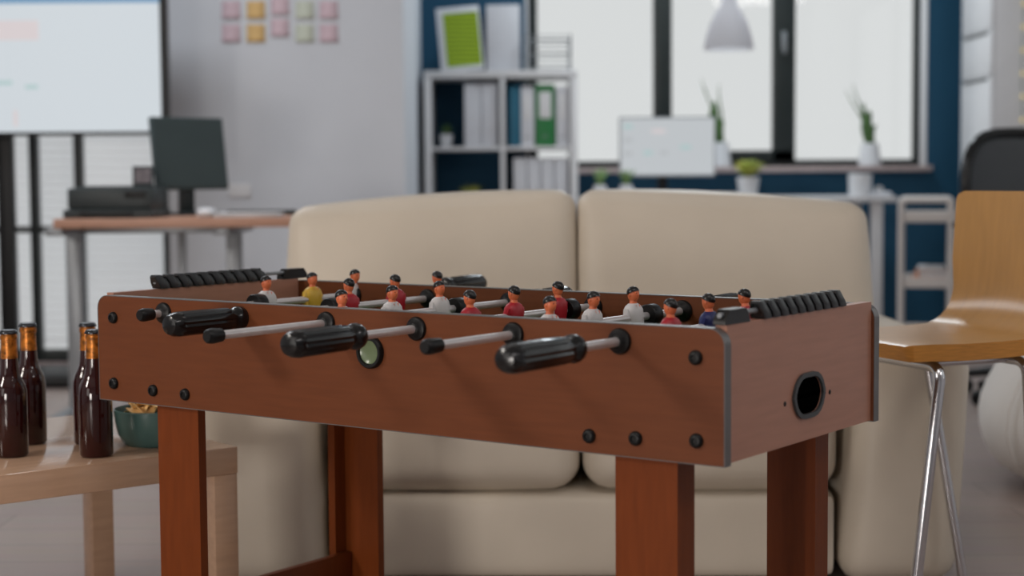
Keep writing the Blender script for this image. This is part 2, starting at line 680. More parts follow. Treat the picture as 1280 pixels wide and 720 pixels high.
T = empty('foosball_table', (P0.x, P0.y, 0), YAW, 'brown wooden foosball table with metal rods and black handles in front of the sofa', 'foosball table')
TH = .016
for y0, yb in ((0, TH), (W - TH, W)):
    prof = rrect(0, L, ZB, ZT, .022, 6, (0, 0, 1, 1))
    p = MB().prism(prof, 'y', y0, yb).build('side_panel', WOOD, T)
    # grey edge banding: a thin raised strip round the panel's edge
    bd = MB()
    pr = rrect(-.0008, L + .0008, ZB - .0008, ZT + .0008, .0226, 8, (0, 0, 1, 1))
    pi = rrect(.0004, L - .0004, ZB + .0004, ZT - .0004, .0218, 8, (0, 0, 1, 1))
    bd.prism(pr, 'y', y0 - .0004, yb + .0004, holes=[pi])
    tag(bd.build('edge_band', BAND, p), 'grey edge banding')

# end panels; the right one has the ball return opening
EI = .005
g0, g1 = on_end(990, 494, L - EI), on_end(1029, 494, L - EI)
gzt, gzb = on_end(1010, 465, L - EI).z, on_end(1010, 522, L - EI).z
def rr_(d):
    return rrect(g0.y + d, g1.y - d, gzb + d, gzt - d, max(.004, (g1.y - g0.y) * .36 - d), 5)


hole = rr_(.006)
ring_o = rr_(0)
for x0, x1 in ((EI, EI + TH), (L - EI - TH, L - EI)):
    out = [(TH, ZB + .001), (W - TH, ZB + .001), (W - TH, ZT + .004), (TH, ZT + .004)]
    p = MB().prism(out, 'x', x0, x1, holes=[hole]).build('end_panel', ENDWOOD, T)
    s = 1 if x0 > .5 else -1
    xs = x1 if s > 0 else x0
    rg = MB().prism(ring_o, 'x', xs + s * .0003, xs + s * .004, holes=[rr_(.0065)])
    tag(rg.build('ball_return_ring', mat('grey_rim', (58, 62, 64), .35, noise=.1), T), 'grey oval rim of the ball return opening')
    box_ = MB().prism(rr_(.0064), 'x', xs - s * (TH + .05), xs - s * .0012)
    box_.build('shade_plug', VOID, T)  # solid black plug painted as the shade within the hole
    for py_, yy in ((505, on_end(981, 505, L - EI)), (490, on_end(1037, 490, L - EI))):
        MB().lathe([(.0035, 0), (.0035, .0012), (.001, .0022)], (xs - s * .0005, yy.y, yy.z), (s, 0, 0), 12).build('screw', BLACK, T)

MB().box((EI + TH, TH, ZB + .03), (L - EI - TH, W - TH, ZB + .042)).build('playing_field', GREENF, T)
MB().box((EI + TH, TH, ZB + .004), (L - EI - TH, W - TH, ZB + .014)).build('bottom_board', WOOD, T)

# legs: L-shaped boards
LB, LS, LT_ = .095, .045, .016
lx0 = on_front(190, 512).x
lx1 = on_front(841, 580).x
for xo, sx in ((lx0, 1), (lx1, -1)):
    for yo, sy in ((.012, 1), (W - .012, -1)):
        lg = MB()
        pl = [(xo, yo), (xo + sx * LB, yo), (xo + sx * LB, yo + sy * LT_), (xo + sx * LT_, yo + sy * LT_), (xo + sx * LT_, yo + sy * LS), (xo, yo + sy * LS)]
        lg.prism(pl, 'z', 0, ZB - .0005)
        lg.build('leg', LEGWOOD, T)
    cb = MB()
    cb.box((xo + sx * (LT_ + .002), .03, .085), (xo + sx * (LT_ + .016), W - .03, .145), .0015)
    cb.build('stretcher', LEGWOOD, T)

# bolts
for px, py in ((142, 397), (143, 479), (192, 488), (232, 493), (870, 447), (871, 551), (795, 548), (737, 545)):
    q = on_front(px, py)
    b = MB()
    b.lathe([(.0098, 0), (.0098, .003), (.0085, .0058), (.006, .0072), (.0045, .0072), (.004, .0055), (.0005, .0055)], (q.x, .0005, q.z), (0, -1, 0), 18)
    b.build('bolt', BLACK, T)

# ball entry ring on the front panel
q = on_front(464, 440)
rg = MB()
rg.lathe([(.017, .0), (.0245, .0), (.0245, .005), (.0225, .008), (.0185, .008), (.017, .004)], (q.x, .0, q.z), (0, -1, 0), 28, ring=True)
be = rg.build('ball_entry', BLACK, T)
cp = MB().lathe([(.0172, .0), (.0172, .0045), (.014, .003), (.006, .0015), (.0005, .0012)], (q.x, -.0005, q.z), (0, -1, 0), 24)
tag(cp.build('entry_cup', CUPM, be), 'pale green translucent cup inside the black ring')


def player_mb():
    """toy footballer facing +x, rod along y through the origin. materials: 0 shirt 1 skin 2 hair"""
    p = MB()
    # torso loops (z, half width y, half depth x, x offset)
    loops = [(-.058, .0075, .010, .003), (-.056, .0085, .012, .004), (-.050, .0085, .012, .004), (-.046, .0085, .0075, 0), (-.030, .0095, .0065, 0),
             (-.018, .0120, .0080, 0), (-.006, .0135, .0098, 0), (.004, .0152, .0098, 0), (.011, .0150, .0088, 0), (.0155, .0115, .0072, 0), (.0185, .006, .005, 0)]
    n = 18
    vs_, fs = [], []
    for z, hy, hx, ox in loops:
        for k in range(n):
            a = 2 * PI * k / n
            ca, sa = math.cos(a), math.sin(a)
            e = .8
            vs_.append((ox + hx * math.copysign(abs(ca) ** e, ca), hy * math.copysign(abs(sa) ** e, sa), z))
    for i in range(len(loops) - 1):
        for k in range(n):
            fs.append([i * n + k, i * n + (k + 1) % n, (i + 1) * n + (k + 1) % n, (i + 1) * n + k])
    fs.append(list(range(n))[::-1])
    fs.append([(len(loops) - 1) * n + k for k in range(n)])
    p.add(vs_, fs, 0)
    # arms held against the body
    for s in (-1, 1):
        p.tube([(-.001, s * .0128, .011), (0, s * .0152, .003), (.001, s * .0148, -.010), (.003, s * .0125, -.018)], [.0042, .0045, .0036, .0028], 8, 0)
    # neck with V of skin
    p.tube([(-.0005, 0, .013), (.0005, 0, .019), (.001, 0, .024)], [.0062, .0047, .0042], 12, 1)
    p.add([(.0092, 0, .008), (.0072, -.005, .0165), (.0072, .005, .0165), (.0055, 0, .017)], [[0, 1, 3], [0, 3, 2]], 1)
    # head: egg
    hd = [(.0008, .0205), (.0042, .0215), (.0060, .0245), (.0068, .0285), (.0069, .032), (.0060, .0360), (.0035, .0385), (.0005, .0392)]
    p.lathe([(r, z) for r, z in hd], (.0012, 0, 0), (0, 0, 1), 16, 1, 1.08, .94)
    p.lathe([(.0004, 0), (.0016, .0006), (.0012, .0022), (.0004, .0032)], (.0075, 0, .0285), (.35, 0, 1), 8, 1)     # nose
    for s in (-1, 1):
        p.lathe([(.0005, 0), (.0016, .0006), (.0014, .0012), (.0003, .0016)], (.0005, s * .0058, .0295), (0, s, 0), 8, 1, .8, 1.3)
        p.lathe([(.0007, 0), (.0005, .0003)], (.0078, s * .0026, .0312), (1, s * .3, 0), 8, 2)     # eyes
    # hair cap covering crown and nape
    R = .0078
    vs_, fs = [], []
    nu, nv = 18, 8
    for j in range(nv + 1):
        for i in range(nu):
            a = 2 * PI * i / nu
            lim = 1.25 + .75 * (0.5 - .5 * math.cos(a)) ** 1.2
            th = lim * j / nv
            vs_.append((.0010 + R * 1.06 * math.sin(th) * math.cos(a), R * .95 * math.sin(th) * math.sin(a), .0322 + R * 1.05 * math.cos(th)))
    for j in range(nv):
        for i in range(nu):
            fs.append([j * nu + i, j * nu + (i + 1) % nu, (j + 1) * nu + (i + 1) % nu, (j + 1) * nu + i])
    p.add(vs_, fs, 2)
    return p


PMESH = {}


def player(rod, y, xr, zr, kind, face):
    m_ = {'w': WSHIRT, 'r': RSHIRT, 'y': YSHIRT, 'n': NSHIRT}[kind]
    if kind not in PMESH:
        o = player_mb().build('player', [m_, SKIN, HAIR], rod)
        PMESH[kind] = o.data
    else:
        o = bpy.data.objects.new('player', PMESH[kind])
        C.objects.link(o)
        o.parent = rod
    o.location = (xr, y, zr)
    o.scale = (1.26, 1.30, 1.20)
    o.rotation_euler = (0, math.radians(random.uniform(-4, 4)), 0 if face > 0 else PI)
    o['label'] = {'w': 'white-shirted player figure', 'r': 'red-shirted player figure', 'y': 'yellow-shirted goalkeeper figure', 'n': 'navy-shirted goalkeeper figure'}[kind]
    return o


def handle_mb(xr, zr, y_rod, y_end):
    """grooved grip from its rod-side collar to its rounded end"""
    s = 1 if y_end > y_rod else -1
    Lh = abs(y_end - y_rod)
    n = 32
    prof = [(.006, 0), (.0135, 0), (.0165, .002), (.0185, .008), (.0185, .014), (.0172, .018), (.0150, .023), (.0152, .028), (.0180, .034), (.0188, Lh * .55), (.0190, Lh * .84), (.0188, Lh * .88), (.0175, Lh * .93), (.014, Lh * .98), (.006, Lh)]
    vs_, fs = [], []
    for i, (r, h) in enumerate(prof):
        for k in range(n):
            a = 2 * PI * k / n
            rr = r
            if 7 <= i <= 11 and k % 4 == 0:
                rr = r - .0022
            vs_.append((xr + rr * math.cos(a), y_rod + s * h, zr + rr * math.sin(a)))
    for i in range(len(prof) - 1):
        for k in range(n):
            fs.append([i * n + k, i * n + (k + 1) % n, (i + 1) * n + (k + 1) % n, (i + 1) * n + k])
    fs.append(list(range(n)))
    fs.append([(len(prof) - 1) * n + k for k in range(n)])
    return MB().add(vs_, fs)


def bumper_mb(xr, zr, y):
    return MB().lathe([(.0075, -.012), (.0165, -.012), (.018, -.010), (.018, .010), (.0165, .012), (.0075, .012)], (xr, y, zr), (0, 1, 0), 20)


RODS = [  # bushing px, front kind, front px range, players (px, kind), bumpers px, side with handle
    ((205, 391), 'cap', (174, 190), [(333, 'w'), (391, 'y'), (443, 'w')], (322, 466)),
    ((301, 396), 'handle', (209, 303), [(436, 'r'), (495, 'r'), (547, 'r')], (415,)),
    ((408, 401), 'cap', (258, 276), [(428, 'w'), (490, 'w'), (550, 'w')], (572,)),
    ((521, 413), 'handle', (358, 450), [(588, 'r'), (642, 'r'), (697, 'r')], (711,)),
    ((642, 418), 'cap', (530, 549), [(687, 'w'), (740, 'w'), (792, 'w')], (813,)),
    ((775, 430), 'handle', (628, 722), [(838, 'r'), (887, 'n'), (933, 'r')], (951,)),
]
zs_ = [on_front(*r[0]).z for r in RODS]
ZR = sum(zs_) / len(zs_)
print('ROD Z', [round(z - ZT, 4) for z in zs_], 'x', [round(on_front(*r[0]).x, 3) for r in RODS])
for i, (bp, kind, rng, men, bumps) in enumerate(RODS):
    xr = on_front(*bp).x
    zr = ZR
    yf0, yf1 = on_rod(rng[0], xr, zr), on_rod(rng[1], xr, zr)
    if i == 0:
        yb0, yb1 = on_rod(553, xr, zr), on_rod(603, xr, zr)
    elif kind == 'cap':
        yb0 = W + .06
        yb1 = yb0 + .11
    else:
        yb0, yb1 = W + .10, W + .13
    rod = MB().cyl((xr, yf0 + .004, zr), (xr, yb1 - .004, zr), .0062, 16).build('rod', STEEL, T)
    if kind == 'cap':
        cp = MB().lathe([(.0085, 0), (.0105, .002), (.0105, .016), (.0095, .024), (.007, .027)][::-1] and [(.0075, 0), (.0098, .003), (.0108, .010), (.0095, yf1 - yf0), (.006, yf1 - yf0)], (xr, yf0, zr), (0, 1, 0), 20)
        tag(cp.build('end_cap', BLACK, rod), 'black rubber rod end cap')
        tag(handle_mb(xr, zr, yb0, yb1).build('handle', BLACKG, rod), 'black grooved handle')
    else:
        tag(handle_mb(xr, zr, yf1, yf0).build('handle', BLACKG, rod), 'black grooved handle')
        cp = MB().lathe([(.006, 0), (.0095, 0), (.0108, .016), (.0098, .024), (.0075, .027)], (xr, yb0, zr), (0, 1, 0), 20)
        tag(cp.build('end_cap', BLACK, rod), 'black rubber rod end cap')
    for px, k in men:
        player(rod, on_rod(px, xr, zr), xr, zr, k, 1 if k in 'wy' else -1)
    for px in bumps:
        yy = on_rod(px, xr, zr)
        if yy < W - TH - .012:
            tag(bumper_mb(xr, zr, yy).build('bumper', BLACK, rod), 'black rubber bumper')
    for (y0, s) in ((0, -1), (TH, 1), (W - TH, -1), (W, 1)):
        b = MB().lathe([(.0055, -.001), (.0175, -.001), (.0175, .002), (.0160, .005), (.0105, .0075), (.0088, .010), (.0074, .0105)], (xr, y0, zr), (0, s, 0), 24)
        b.build('bushing', BLACK, T)


# score counters lying on the end panels
def score_counter(xc, ya, yb_, yrod0, yrod1, ypost0, ypost1):
    z0 = ZT + .004
    rail = MB()
    rail.cyl((xc, min(ya, ypost0), z0 + .012), (xc, max(yb_, ypost1), z0 + .012), .0034, 10)
    sc = rail.build('score_counter', GREYMET, T)
    n = 10
    st = (yb_ - ya) / n
    for k in range(n):
        a = ya + k * st
        b = MB()
        pr = [(-.012, 0), (.012, 0), (.012, .010), (.007, .0235), (-.007, .0235), (-.012, .010)]
        # wedge-shaped bead: leaning faces with a narrow waist between neighbours
        vs_, fs = [], []
        for t_, sc_, lean_ in ((.04, .86, 0), (.16, 1, 0), (.60, 1, 0), (.78, .74, 0), (.97, .74, 0)):
            for p_, q_ in pr:
                vs_.append((xc + p_ * sc_, a + st * t_ - (q_ - .010) * .42, z0 + .0006 + q_ * (sc_ * .8 + .2 * sc_)))
        nq = len(pr)
        for i_ in range(4):
            for k_2 in range(nq):
                fs.append([i_ * nq + k_2, i_ * nq + (k_2 + 1) % nq, (i_ + 1) * nq + (k_2 + 1) % nq, (i_ + 1) * nq + k_2])
        fs.append(list(range(nq))[::-1])
        fs.append([4 * nq + k_2 for k_2 in range(nq)])
        b.add(vs_, fs)
        b.build('score_bead', BEADM, sc)
    for c0, c1 in ((ypost0, ypost1),):
        pb = MB()
        pb.prism([(c0, z0), (c1, z0), (c1 - .001, z0 + .008), (c1 - .010, z0 + .019), (c0 + .013, z0 + .019), (c0 + .001, z0 + .007)], 'x', xc - .009, xc + .009)
        pb.build('end_post', BLACKG, sc)
    return sc


xcl = EI + TH * .5
xcr = L - EI - TH * .5


def endy(px, x):
    lo, hi = -.3, 1.0
    for _ in range(50):
        mid = (lo + hi) / 2
        if project(tworld((x, mid, ZT + .012)))[0] < px:
            lo = mid
        else:
            hi = mid
    return lo


score_counter(xcl, endy(193, xcl), endy(330, xcl), 0, 0, endy(350, xcl), endy(380, xcl))
score_counter(xcr, endy(945, xcr), endy(1050, xcr), 0, 0, endy(899, xcr), endy(930, xcr))

# ================================================================== SOFA
SY = 3.30
SX = at(727, 600, SY).x
S = empty('sofa', (SX, SY, 0), math.radians(-1.6), 'cream leather two-seat sofa behind the foosball table', 'sofa')


def lean(p):
    k = max(0, p.z - .35)
    return Vector((p.x, p.y + k * .22, p.z))


# base
MB().soft((-.522, .012, .012), (.522, .86, .196), .03, (0, .004, .002), 10).build('base', LEATHER, S)
for x0, x1 in ((-.522, -.004), (.004, .522)):
    MB().soft((x0, -.005, .199), (x1, .62, .435), .055, (.004, .016, .02), 14).build('seat_cushion', LEATHER, S)
for x0, x1, s in ((-.70, -.003, -1), (.003, .70, 1)):
    def fn(p, s=s, x0=x0, x1=x1):
        t = abs(p.x) / .70
        zz = p.z
        f = max(0, (zz - .43) / .37)
        # the top droops towards the outer end, and the outer side tapers upwards
        zz -= f * .036 * t ** 1.4
        x = p.x - s * f * .012 * t
        return lean(Vector((x, p.y, zz)))
    MB().soft((x0, .50, .43), (x1, .74, .806), .042, (.004, .03, .010), 14, fn=fn).build('back_cushion', LEATHER, S)
for s in (-1, 1):
    def fa(p, s=s):
        return Vector((p.x + s * (p.z - .03) * .06, p.y, p.z))
    MB().soft((s * .527, -.0, .006), (s * .765, .9, .49), .05, (.014, .02, .01), 14, fn=fa).build('arm', LEATHER, S)
MB().soft((-.56, .78, .2), (.56, .93, .70), .05, (0, 0, 0), 8).build('back_frame', LEATHER, S)
for sx in (-.45, .45):
    for yy in (.08, .80):
        MB().cyl((sx, yy, 0), (sx, yy, .03), .02, 14).build('foot', BLACK, S)

# ================================================================== COFFEE TABLE with bottles and a bowl
ZCT = .348
cA = atz(297, 558, ZCT)
CR = math.radians(38.5)
CT = empty('coffee_table', (cA.x, cA.y, 0), CR, 'low pale birch coffee table holding the beer bottles and the bowl', 'table')
CLn, CWd = .86, .585
MB().box((-CLn, 0, ZCT - .05), (0, CWd, ZCT), .002).build('tabletop', BIRCH, CT)
for x in (-.05, -CLn):
    for y in (0, CWd - .05):
        MB().box((x + .001, y + .001, 0), (x + .049, y + .049, ZCT - .05), .002).build('leg', BIRCH, CT)

BH = .236


def bottle(px, py, label):
    p = atz(px, py, ZCT)
    r = .0295
    # py marks the front foot of the glass: step back by one radius
    d = Vector((p.x, p.y, 0)).normalized()
    p = Vector((p.x, p.y, ZCT)) + d * r * .9
    B = empty('beer_bottle', p, random.uniform(0, 6), label, 'bottle', 'brown beer bottles on the coffee table')
    b = MB()
    b.lathe([(.022, .0), (.027, .001), (r, .005), (r, .110), (.0288, .119), (.0262, .129), (.0212, .139), (.0175, .148), (.0158, .160), (.0146, .178), (.0136, .198), (.0132, .218)], n=28)
    g = b.build('glass', AMBER, B)
    f = MB()
    f.lathe([(.0149, .176), (.0145, .190), (.0139, .205), (.0139, .2095), (.0152, .2100), (.0152, .2165), (.0140, .2170), (.0135, .2200)], n=28)
    tag(f.build('neck_foil', GOLD, B), 'gold foil round the neck')
    c = MB()
    n = 42
    vs_, fs = [], []
    for z_, r_ in ((.2195, .0158), (.2215, .0160), (.2255, .0146), (.2270, .0120), (.2274, .0004)):
        for k in range(n):
            a = 2 * PI * k / n
            rr = r_ * (1 + (.04 if k % 2 and z_ < .222 else 0))
            vs_.append((rr * math.cos(a), rr * math.sin(a), z_))
    for i in range(4):
        for k in range(n):
            fs.append([i * n + k, i * n + (k + 1) % n, (i + 1) * n + (k + 1) % n, (i + 1) * n + k])
    fs.append(list(range(n))[::-1])
    c.add(vs_, fs)
    tag(c.build('cap', CAPM, B), 'metal crown cap')
    return B


bottle(15, 573, 'brown beer bottle at the left edge of the frame, nearest one of the left pair')
bottle(39, 557, 'brown beer bottle standing behind and right of the leftmost bottle')
bottle(121, 573, 'brown beer bottle half hidden by the left end of the foosball table, in front')
bottle(113, 557, 'brown beer bottle mostly hidden behind the front bottle of the right pair')

bp_ = atz(196, 560, ZCT)
bc = Vector((bp_.x, bp_.y, ZCT)) + Vector((bp_.x, bp_.y, 0)).normalized() * .056
BO = MB().lathe([(.04, 0), (.056, 0), (.062, .005), (.071, .022), (.0755, .044), (.0775, .066), (.0755, .0675), (.072, .047), (.066, .026), (.05, .012), (.0005, .011)], n=36).build('snack_bowl', TEAL, loc=bc)
tag(BO, 'teal ceramic bowl of crisps on the coffee table', 'bowl')
for k in range(26):
    a = random.uniform(0, 2 * PI)
    rr = .055 * math.sqrt(random.random())
    layer = k // 9
    if layer:
        rr *= .8
    ch = MB()
    n = 12
    vs_, fs = [(0, 0, .002)], []
    R = random.uniform(.018, .024)
    for j in (0.55, 1):
        for i in range(n):
            t = 2 * PI * i / n
            x_, y_ = R * j * math.cos(t), R * .8 * j * math.sin(t)
            vs_.append((x_, y_, (x_ * x_ - y_ * y_) * 18))
    for i in range(n):
        fs.append([0, 1 + i, 1 + (i + 1) % n])
        fs.append([1 + i, 1 + n + i, 1 + n + (i + 1) % n, 1 + (i + 1) % n])
    nv = len(vs_)
    vs2 = [(x, y, z + .0012) for x, y, z in vs_]
    fs2 = [[q + nv for q in f] for f in fs]
    rim = [[1 + n + i, 1 + n + (i + 1) % n, nv + 1 + n + (i + 1) % n, nv + 1 + n + i] for i in range(n)]
    ch.add(vs_ + vs2, [f[::-1] for f in fs] + fs2 + rim)
    o = ch.build('crisp', CHIP, loc=bc + Vector((rr * math.cos(a), rr * math.sin(a), .066 + layer * .0105 + random.uniform(0, .004) + (.0 if rr > .04 else .006))),
                 rot=(random.uniform(-.5, .5), random.uniform(-.5, .5), random.uniform(0, 6)))
    tag(o, 'golden crisp in the pile filling the teal bowl', 'crisp', 'crisps in the teal bowl')

# ================================================================== WOODEN CHAIR at the right
KC = .84
zs = .84 - .357 * KC
ccx, ccy = .945 * KC, 3.66 * KC
fa_ = math.atan2(-.37, -.93)
CH = empty('side_chair', (ccx, ccy, 0), fa_, 'honey plywood chair with chrome legs, right of the foosball table', 'chair')
hw = .2 * KC
# shell profile from the front edge to the top of the backrest: (x, z top surface)
zt_ = .84 - .041 * KC
prof = [(.2 * KC, zs - .004), (.19 * KC, zs - .001), (.15 * KC, zs), (.06 * KC, zs - .002), (-.03 * KC, zs - .001), (-.09 * KC, zs + .001)]
R_ = .115 * KC
for k in range(1, 9):
    a = (PI / 2 - .04) * k / 8
    prof.append((-.105 * KC - R_ * math.sin(a), zs + .001 + R_ * (1 - math.cos(a))))
xb, zb_ = prof[-1]
for k in range(1, 17):
    t = (k / 16) ** .55
    prof.append((xb - .012 * t, zb_ + (zt_ - zb_) * t))
NP = len(prof)
vs_, fs, mi = [], [], []
NS = 24
pv = [Vector((p[0], 0, p[1])) for p in prof]


def half_width(i):
    x, z_ = prof[i]
    s = i / (NP - 1)
    w_ = hw
    # rounded front and top corners
    if i == 0: w_ -= .022
    if i == 1: w_ -= .009
    top = zt_ - z_
    if i > 10 and top < .018:
        q = 1 - top / .018
        w_ -= .018 * (1 - math.sqrt(max(0, 1 - q * q)))
    return w_


for i in range(NP):
    t = (pv[min(i + 1, NP - 1)] - pv[max(i - 1, 0)]).normalized()
    nrm = Vector((t.z, 0, -t.x))
    if nrm.z < 0 and i < 6: nrm = -nrm
    if i >= 6 and nrm.x < 0: nrm = -nrm
    th = .030 if i < 6 else .030 - .016 * min(1, (i - 5) / 8)
    w_ = half_width(i)
    for side in (0, 1):
        for k in range(NS + 1):
            y = -w_ + 2 * w_ * k / NS
            # backrest gently dished
            dish = (.022 * (y / hw) ** 2) * max(0, min(1, (prof[i][1] - zs) / .12))
            p = pv[i] + Vector((0, y, 0)) + Vector((dish, 0, 0)) - nrm * (th if side else 0)
            vs_.append(p)
st = 2 * (NS + 1)
for i in range(NP - 1):
    for k in range(NS):
        a = i * st + k
        fs.append([a, a + 1, a + st + 1, a + st]); mi.append(0)
        a += NS + 1
        fs.append([a, a + st, a + st + 1, a + 1]); mi.append(0)
    for k in (0, NS):
        a = i * st + k
        fs.append([a, a + st, a + st + NS + 1, a + NS + 1]); mi.append(1)
for i in (0, NP - 1):
    for k in range(NS):
        a = i * st + k
        fs.append([a, a + 1, a + NS + 2, a + NS + 1]); mi.append(1)
sh = MB()
sh.v, sh.f, sh.mi = vs_, fs, mi
sh.build('seat_shell', [PLY, PLYEDGE], CH, angle=50)


def cloc(P):
    d = Vector((P.x - ccx, P.y - ccy, 0))
    c, s = math.cos(fa_), math.sin(fa_)
    return Vector((d.x * c + d.y * s, -d.x * s + d.y * c, P.z))


zu = zs - .030 - .012
a_top = cloc(at(1176, 470, 2.885)); a_top.z = zu
a_foot = cloc(at(1137, 700, 2.86)); a_foot.z = 0.005
fl = Vector((a_top.x, -a_top.y, zu))
ff = Vector((a_foot.x + .02, -a_foot.y - .03, .005))
MB().tube(fillet([a_foot, a_top, fl, ff], .03, 8), .0105, 14).build('front_leg_frame', CHROME, CH)
b_top = cloc(at(1156, 462, 3.25)); b_top.z = zu
b_foot = cloc(at(1207, 722, 3.22)); b_foot.z = 0.005
nt_ = Vector((b_top.x, -b_top.y, zu))
nf = Vector((b_foot.x - .02, -b_foot.y, .005))
MB().tube(fillet([b_foot, b_top, nt_, nf], .03, 8), .0095, 14).build('rear_leg_frame', CHROME, CH)
for yy in (-.1, .1):
    MB().tube([(a_top.x + .004, yy, zu), (b_top.x - .004, yy, zu)], .007, 10).build('seat_rail', CHROME, CH)

# ================================================================== BEANBAG
bx = Vector((1.68, 4.36, 0))
bb = MB()
n, mm = 40, 26
vs_, fs = [], []
pf = [(.05, 0), (.25, .004), (.34, .03), (.40, .09), (.425, .16), (.415, .23), (.375, .31), (.315, .40), (.24, .49), (.17, .56), (.11, .605), (.05, .635), (.002, .64)]
for r, z_ in pf:
    for k in range(n):
        a = 2 * PI * k / n
        w_ = 1 + .015 * math.sin(6 * a + z_ * 9) + .012 * math.sin(11 * a - z_ * 17)
        vs_.append((r * w_ * math.cos(a), r * w_ * math.sin(a), z_ + .006 * math.sin(5 * a) * (z_ > .05)))
for i in range(len(pf) - 1):
    for k in range(n):
        fs.append([i * n + k, i * n + (k + 1) % n, (i + 1) * n + (k + 1) % n, (i + 1) * n + k])
fs.append(list(range(n))[::-1])
fs.append([(len(pf) - 1) * n + k for k in range(n)])
bb.add(vs_, fs)
BG = bb.build('beanbag', BEAN, loc=bx, angle=60)
sub = BG.modifiers.new('s', 'SUBSURF'); sub.levels = 1; sub.render_levels = 1
tag(BG, 'round off-white beanbag on the floor at the right edge', 'beanbag')
sm = MB()
for k in range(4):
    a = 2 * PI * k / 4 + .35
    sm.tube([((r * 1.012) * math.cos(a), (r * 1.012) * math.sin(a), z_ + .003) for r, z_ in pf[2:-1]], .004, 6)
sm.build('seam', BEAN, BG)

# ================================================================== OFFICE CHAIR
OY = 6.05
oc = at(1302, 300, OY)
OC = empty('office_chair', (oc.x, OY, 0), math.radians(-168), 'black mesh office chair behind the plywood chair', 'chair')
hb, ht = .50, at(1262, 164, OY).z
pts = []
for k in range(33):
    a = 2 * PI * k / 32
    ex = .23 * math.copysign(abs(math.cos(a)) ** .62, math.cos(a))
    ez = (ht - hb) / 2 * math.copysign(abs(math.sin(a)) ** .7, math.sin(a))
    pts.append((ex * (1 - .08 * (ez < 0)), -.20 - .05 * ez + .05 * (ex / .23) ** 2, (hb + ht) / 2 + ez))
MB().tube(pts[:-1], .020, 12, closed=True).build('back_frame', BLACKG, OC)
ms = MB()
vs_, fs = [], []
nx, nz = 12, 12
for j in range(nz + 1):
    for i in range(nx + 1):
        u_, w_ = -1 + 2 * i / nx, -1 + 2 * j / nz
        # map square to the frame's superellipse
        l = max(abs(u_), abs(w_))
        a = math.atan2(w_, u_)
        ex = .23 * l * math.copysign(abs(math.cos(a)) ** .62, math.cos(a))
        ez = (ht - hb) / 2 * l * math.copysign(abs(math.sin(a)) ** .7, math.sin(a))
        vs_.append((ex * (1 - .08 * (ez < 0)), -.20 - .05 * ez + .05 * (ex / .23) ** 2, (hb + ht) / 2 + ez))
for j in range(nz):
    for i in range(nx):
        a = j * (nx + 1) + i
        fs.append([a, a + 1, a + nx + 2, a + nx + 1])
ms.add(vs_, fs)
mo = ms.build('back_mesh', MESHM, OC)
sd = mo.modifiers.new('t', 'SOLIDIFY'); sd.thickness = .004
MB().soft((-.235, -.2, .43), (.235, .25, .5), .035, (0, 0, .01), 8).build('seat', SEATF, OC)
MB().tube(fillet([(0, -.05, .42), (0, -.24, .42), (0, -.235, .70)], .05), .016, 10).build('back_support', BLACK, OC)
MB().lathe([(.03, .09), (.03, .25), (.022, .25), (.022, .425)], n=18).build('gas_column', BLACK, OC)
for k in range(5):
    a = 2 * PI * k / 5 + .3
    d = Vector((math.cos(a), math.sin(a), 0))
    lg = MB().tube([d * .02 + Vector((0, 0, .115)), d * .18 + Vector((0, 0, .095)), d * .3 + Vector((0, 0, .075))], [.024, .02, .015], 10)
    bl_ = lg.build('base_leg', BLACK, OC)
    t = Vector((-d.y, d.x, 0))
    cs = MB()
    for s in (-1, 1):
        cs.cyl(d * .3 + t * (.006 * s) + Vector((0, 0, .028)), d * .3 + t * (.022 * s) + Vector((0, 0, .028)), .028, 16, 0, .004)
    cs.cyl(d * .3 + Vector((0, 0, .028)), d * .3 + Vector((0, 0, .08)), .006, 8)
    cs.build('caster', BLACK, bl_)
for s in (-1, 1):
    ar = MB().tube(fillet([(s * .2, 0, .43), (s * .28, 0, .44), (s * .28, 0, .64)], .04), .014, 8)
    ar.soft((s * .25, -.11, .635), (s * .31, .13, .665), .014, (0, 0, 0), 4)
    ar.build('armrest', BLACK, OC)

# ================================================================== LEFT DESK
DY = 5.55
dz = at(200, 273, DY).z
dl, dr_ = at(66, 280, DY).x, at(372, 280, DY + .3).x + .06
DK = empty('desk', ((dl + dr_) / 2, DY, 0), 0, 'wood-topped desk with grey legs in front of the grey wall', 'desk')
cxd = (dl + dr_) / 2
DW = (dr_ - dl) / 2
DD = .62
MB().box((-DW, 0, dz - .032), (DW, DD, dz), .004).build('desktop', DESKWOOD, DK)
x1_, x2_ = at(94, 350, DY + .08).x - cxd, at(293, 300, DY + .5).x - cxd
x1_ = at(94, 350, DY + .31).x - cxd
x2_ = at(293, 300, DY + .31).x - cxd
for x_ in (x1_, x2_):
    lg = MB().box((x_ - .026, .285, .03), (x_ + .026, .335, dz - .06), .004)
    lg.box((x_ - .03, .03, 0), (x_ + .03, DD - .03, .03), .006)
    lg.box((x_ - .03, .05, dz - .06), (x_ + .03, DD - .05, dz - .032), .003)
    lg.build('leg', GREYMET, DK)
MB().box((x1_ + .03, .30, dz - .06), (x2_ - .03, .33, dz - .034), .003).build('crossbar', GREYMET, DK)
MB().box((at(222, 300, DY + .5).x - cxd, DD - .12, .08), (at(232, 300, DY + .5).x - cxd, DD - .10, dz - .04), .003).build('cable_duct', GREYMET, DK)
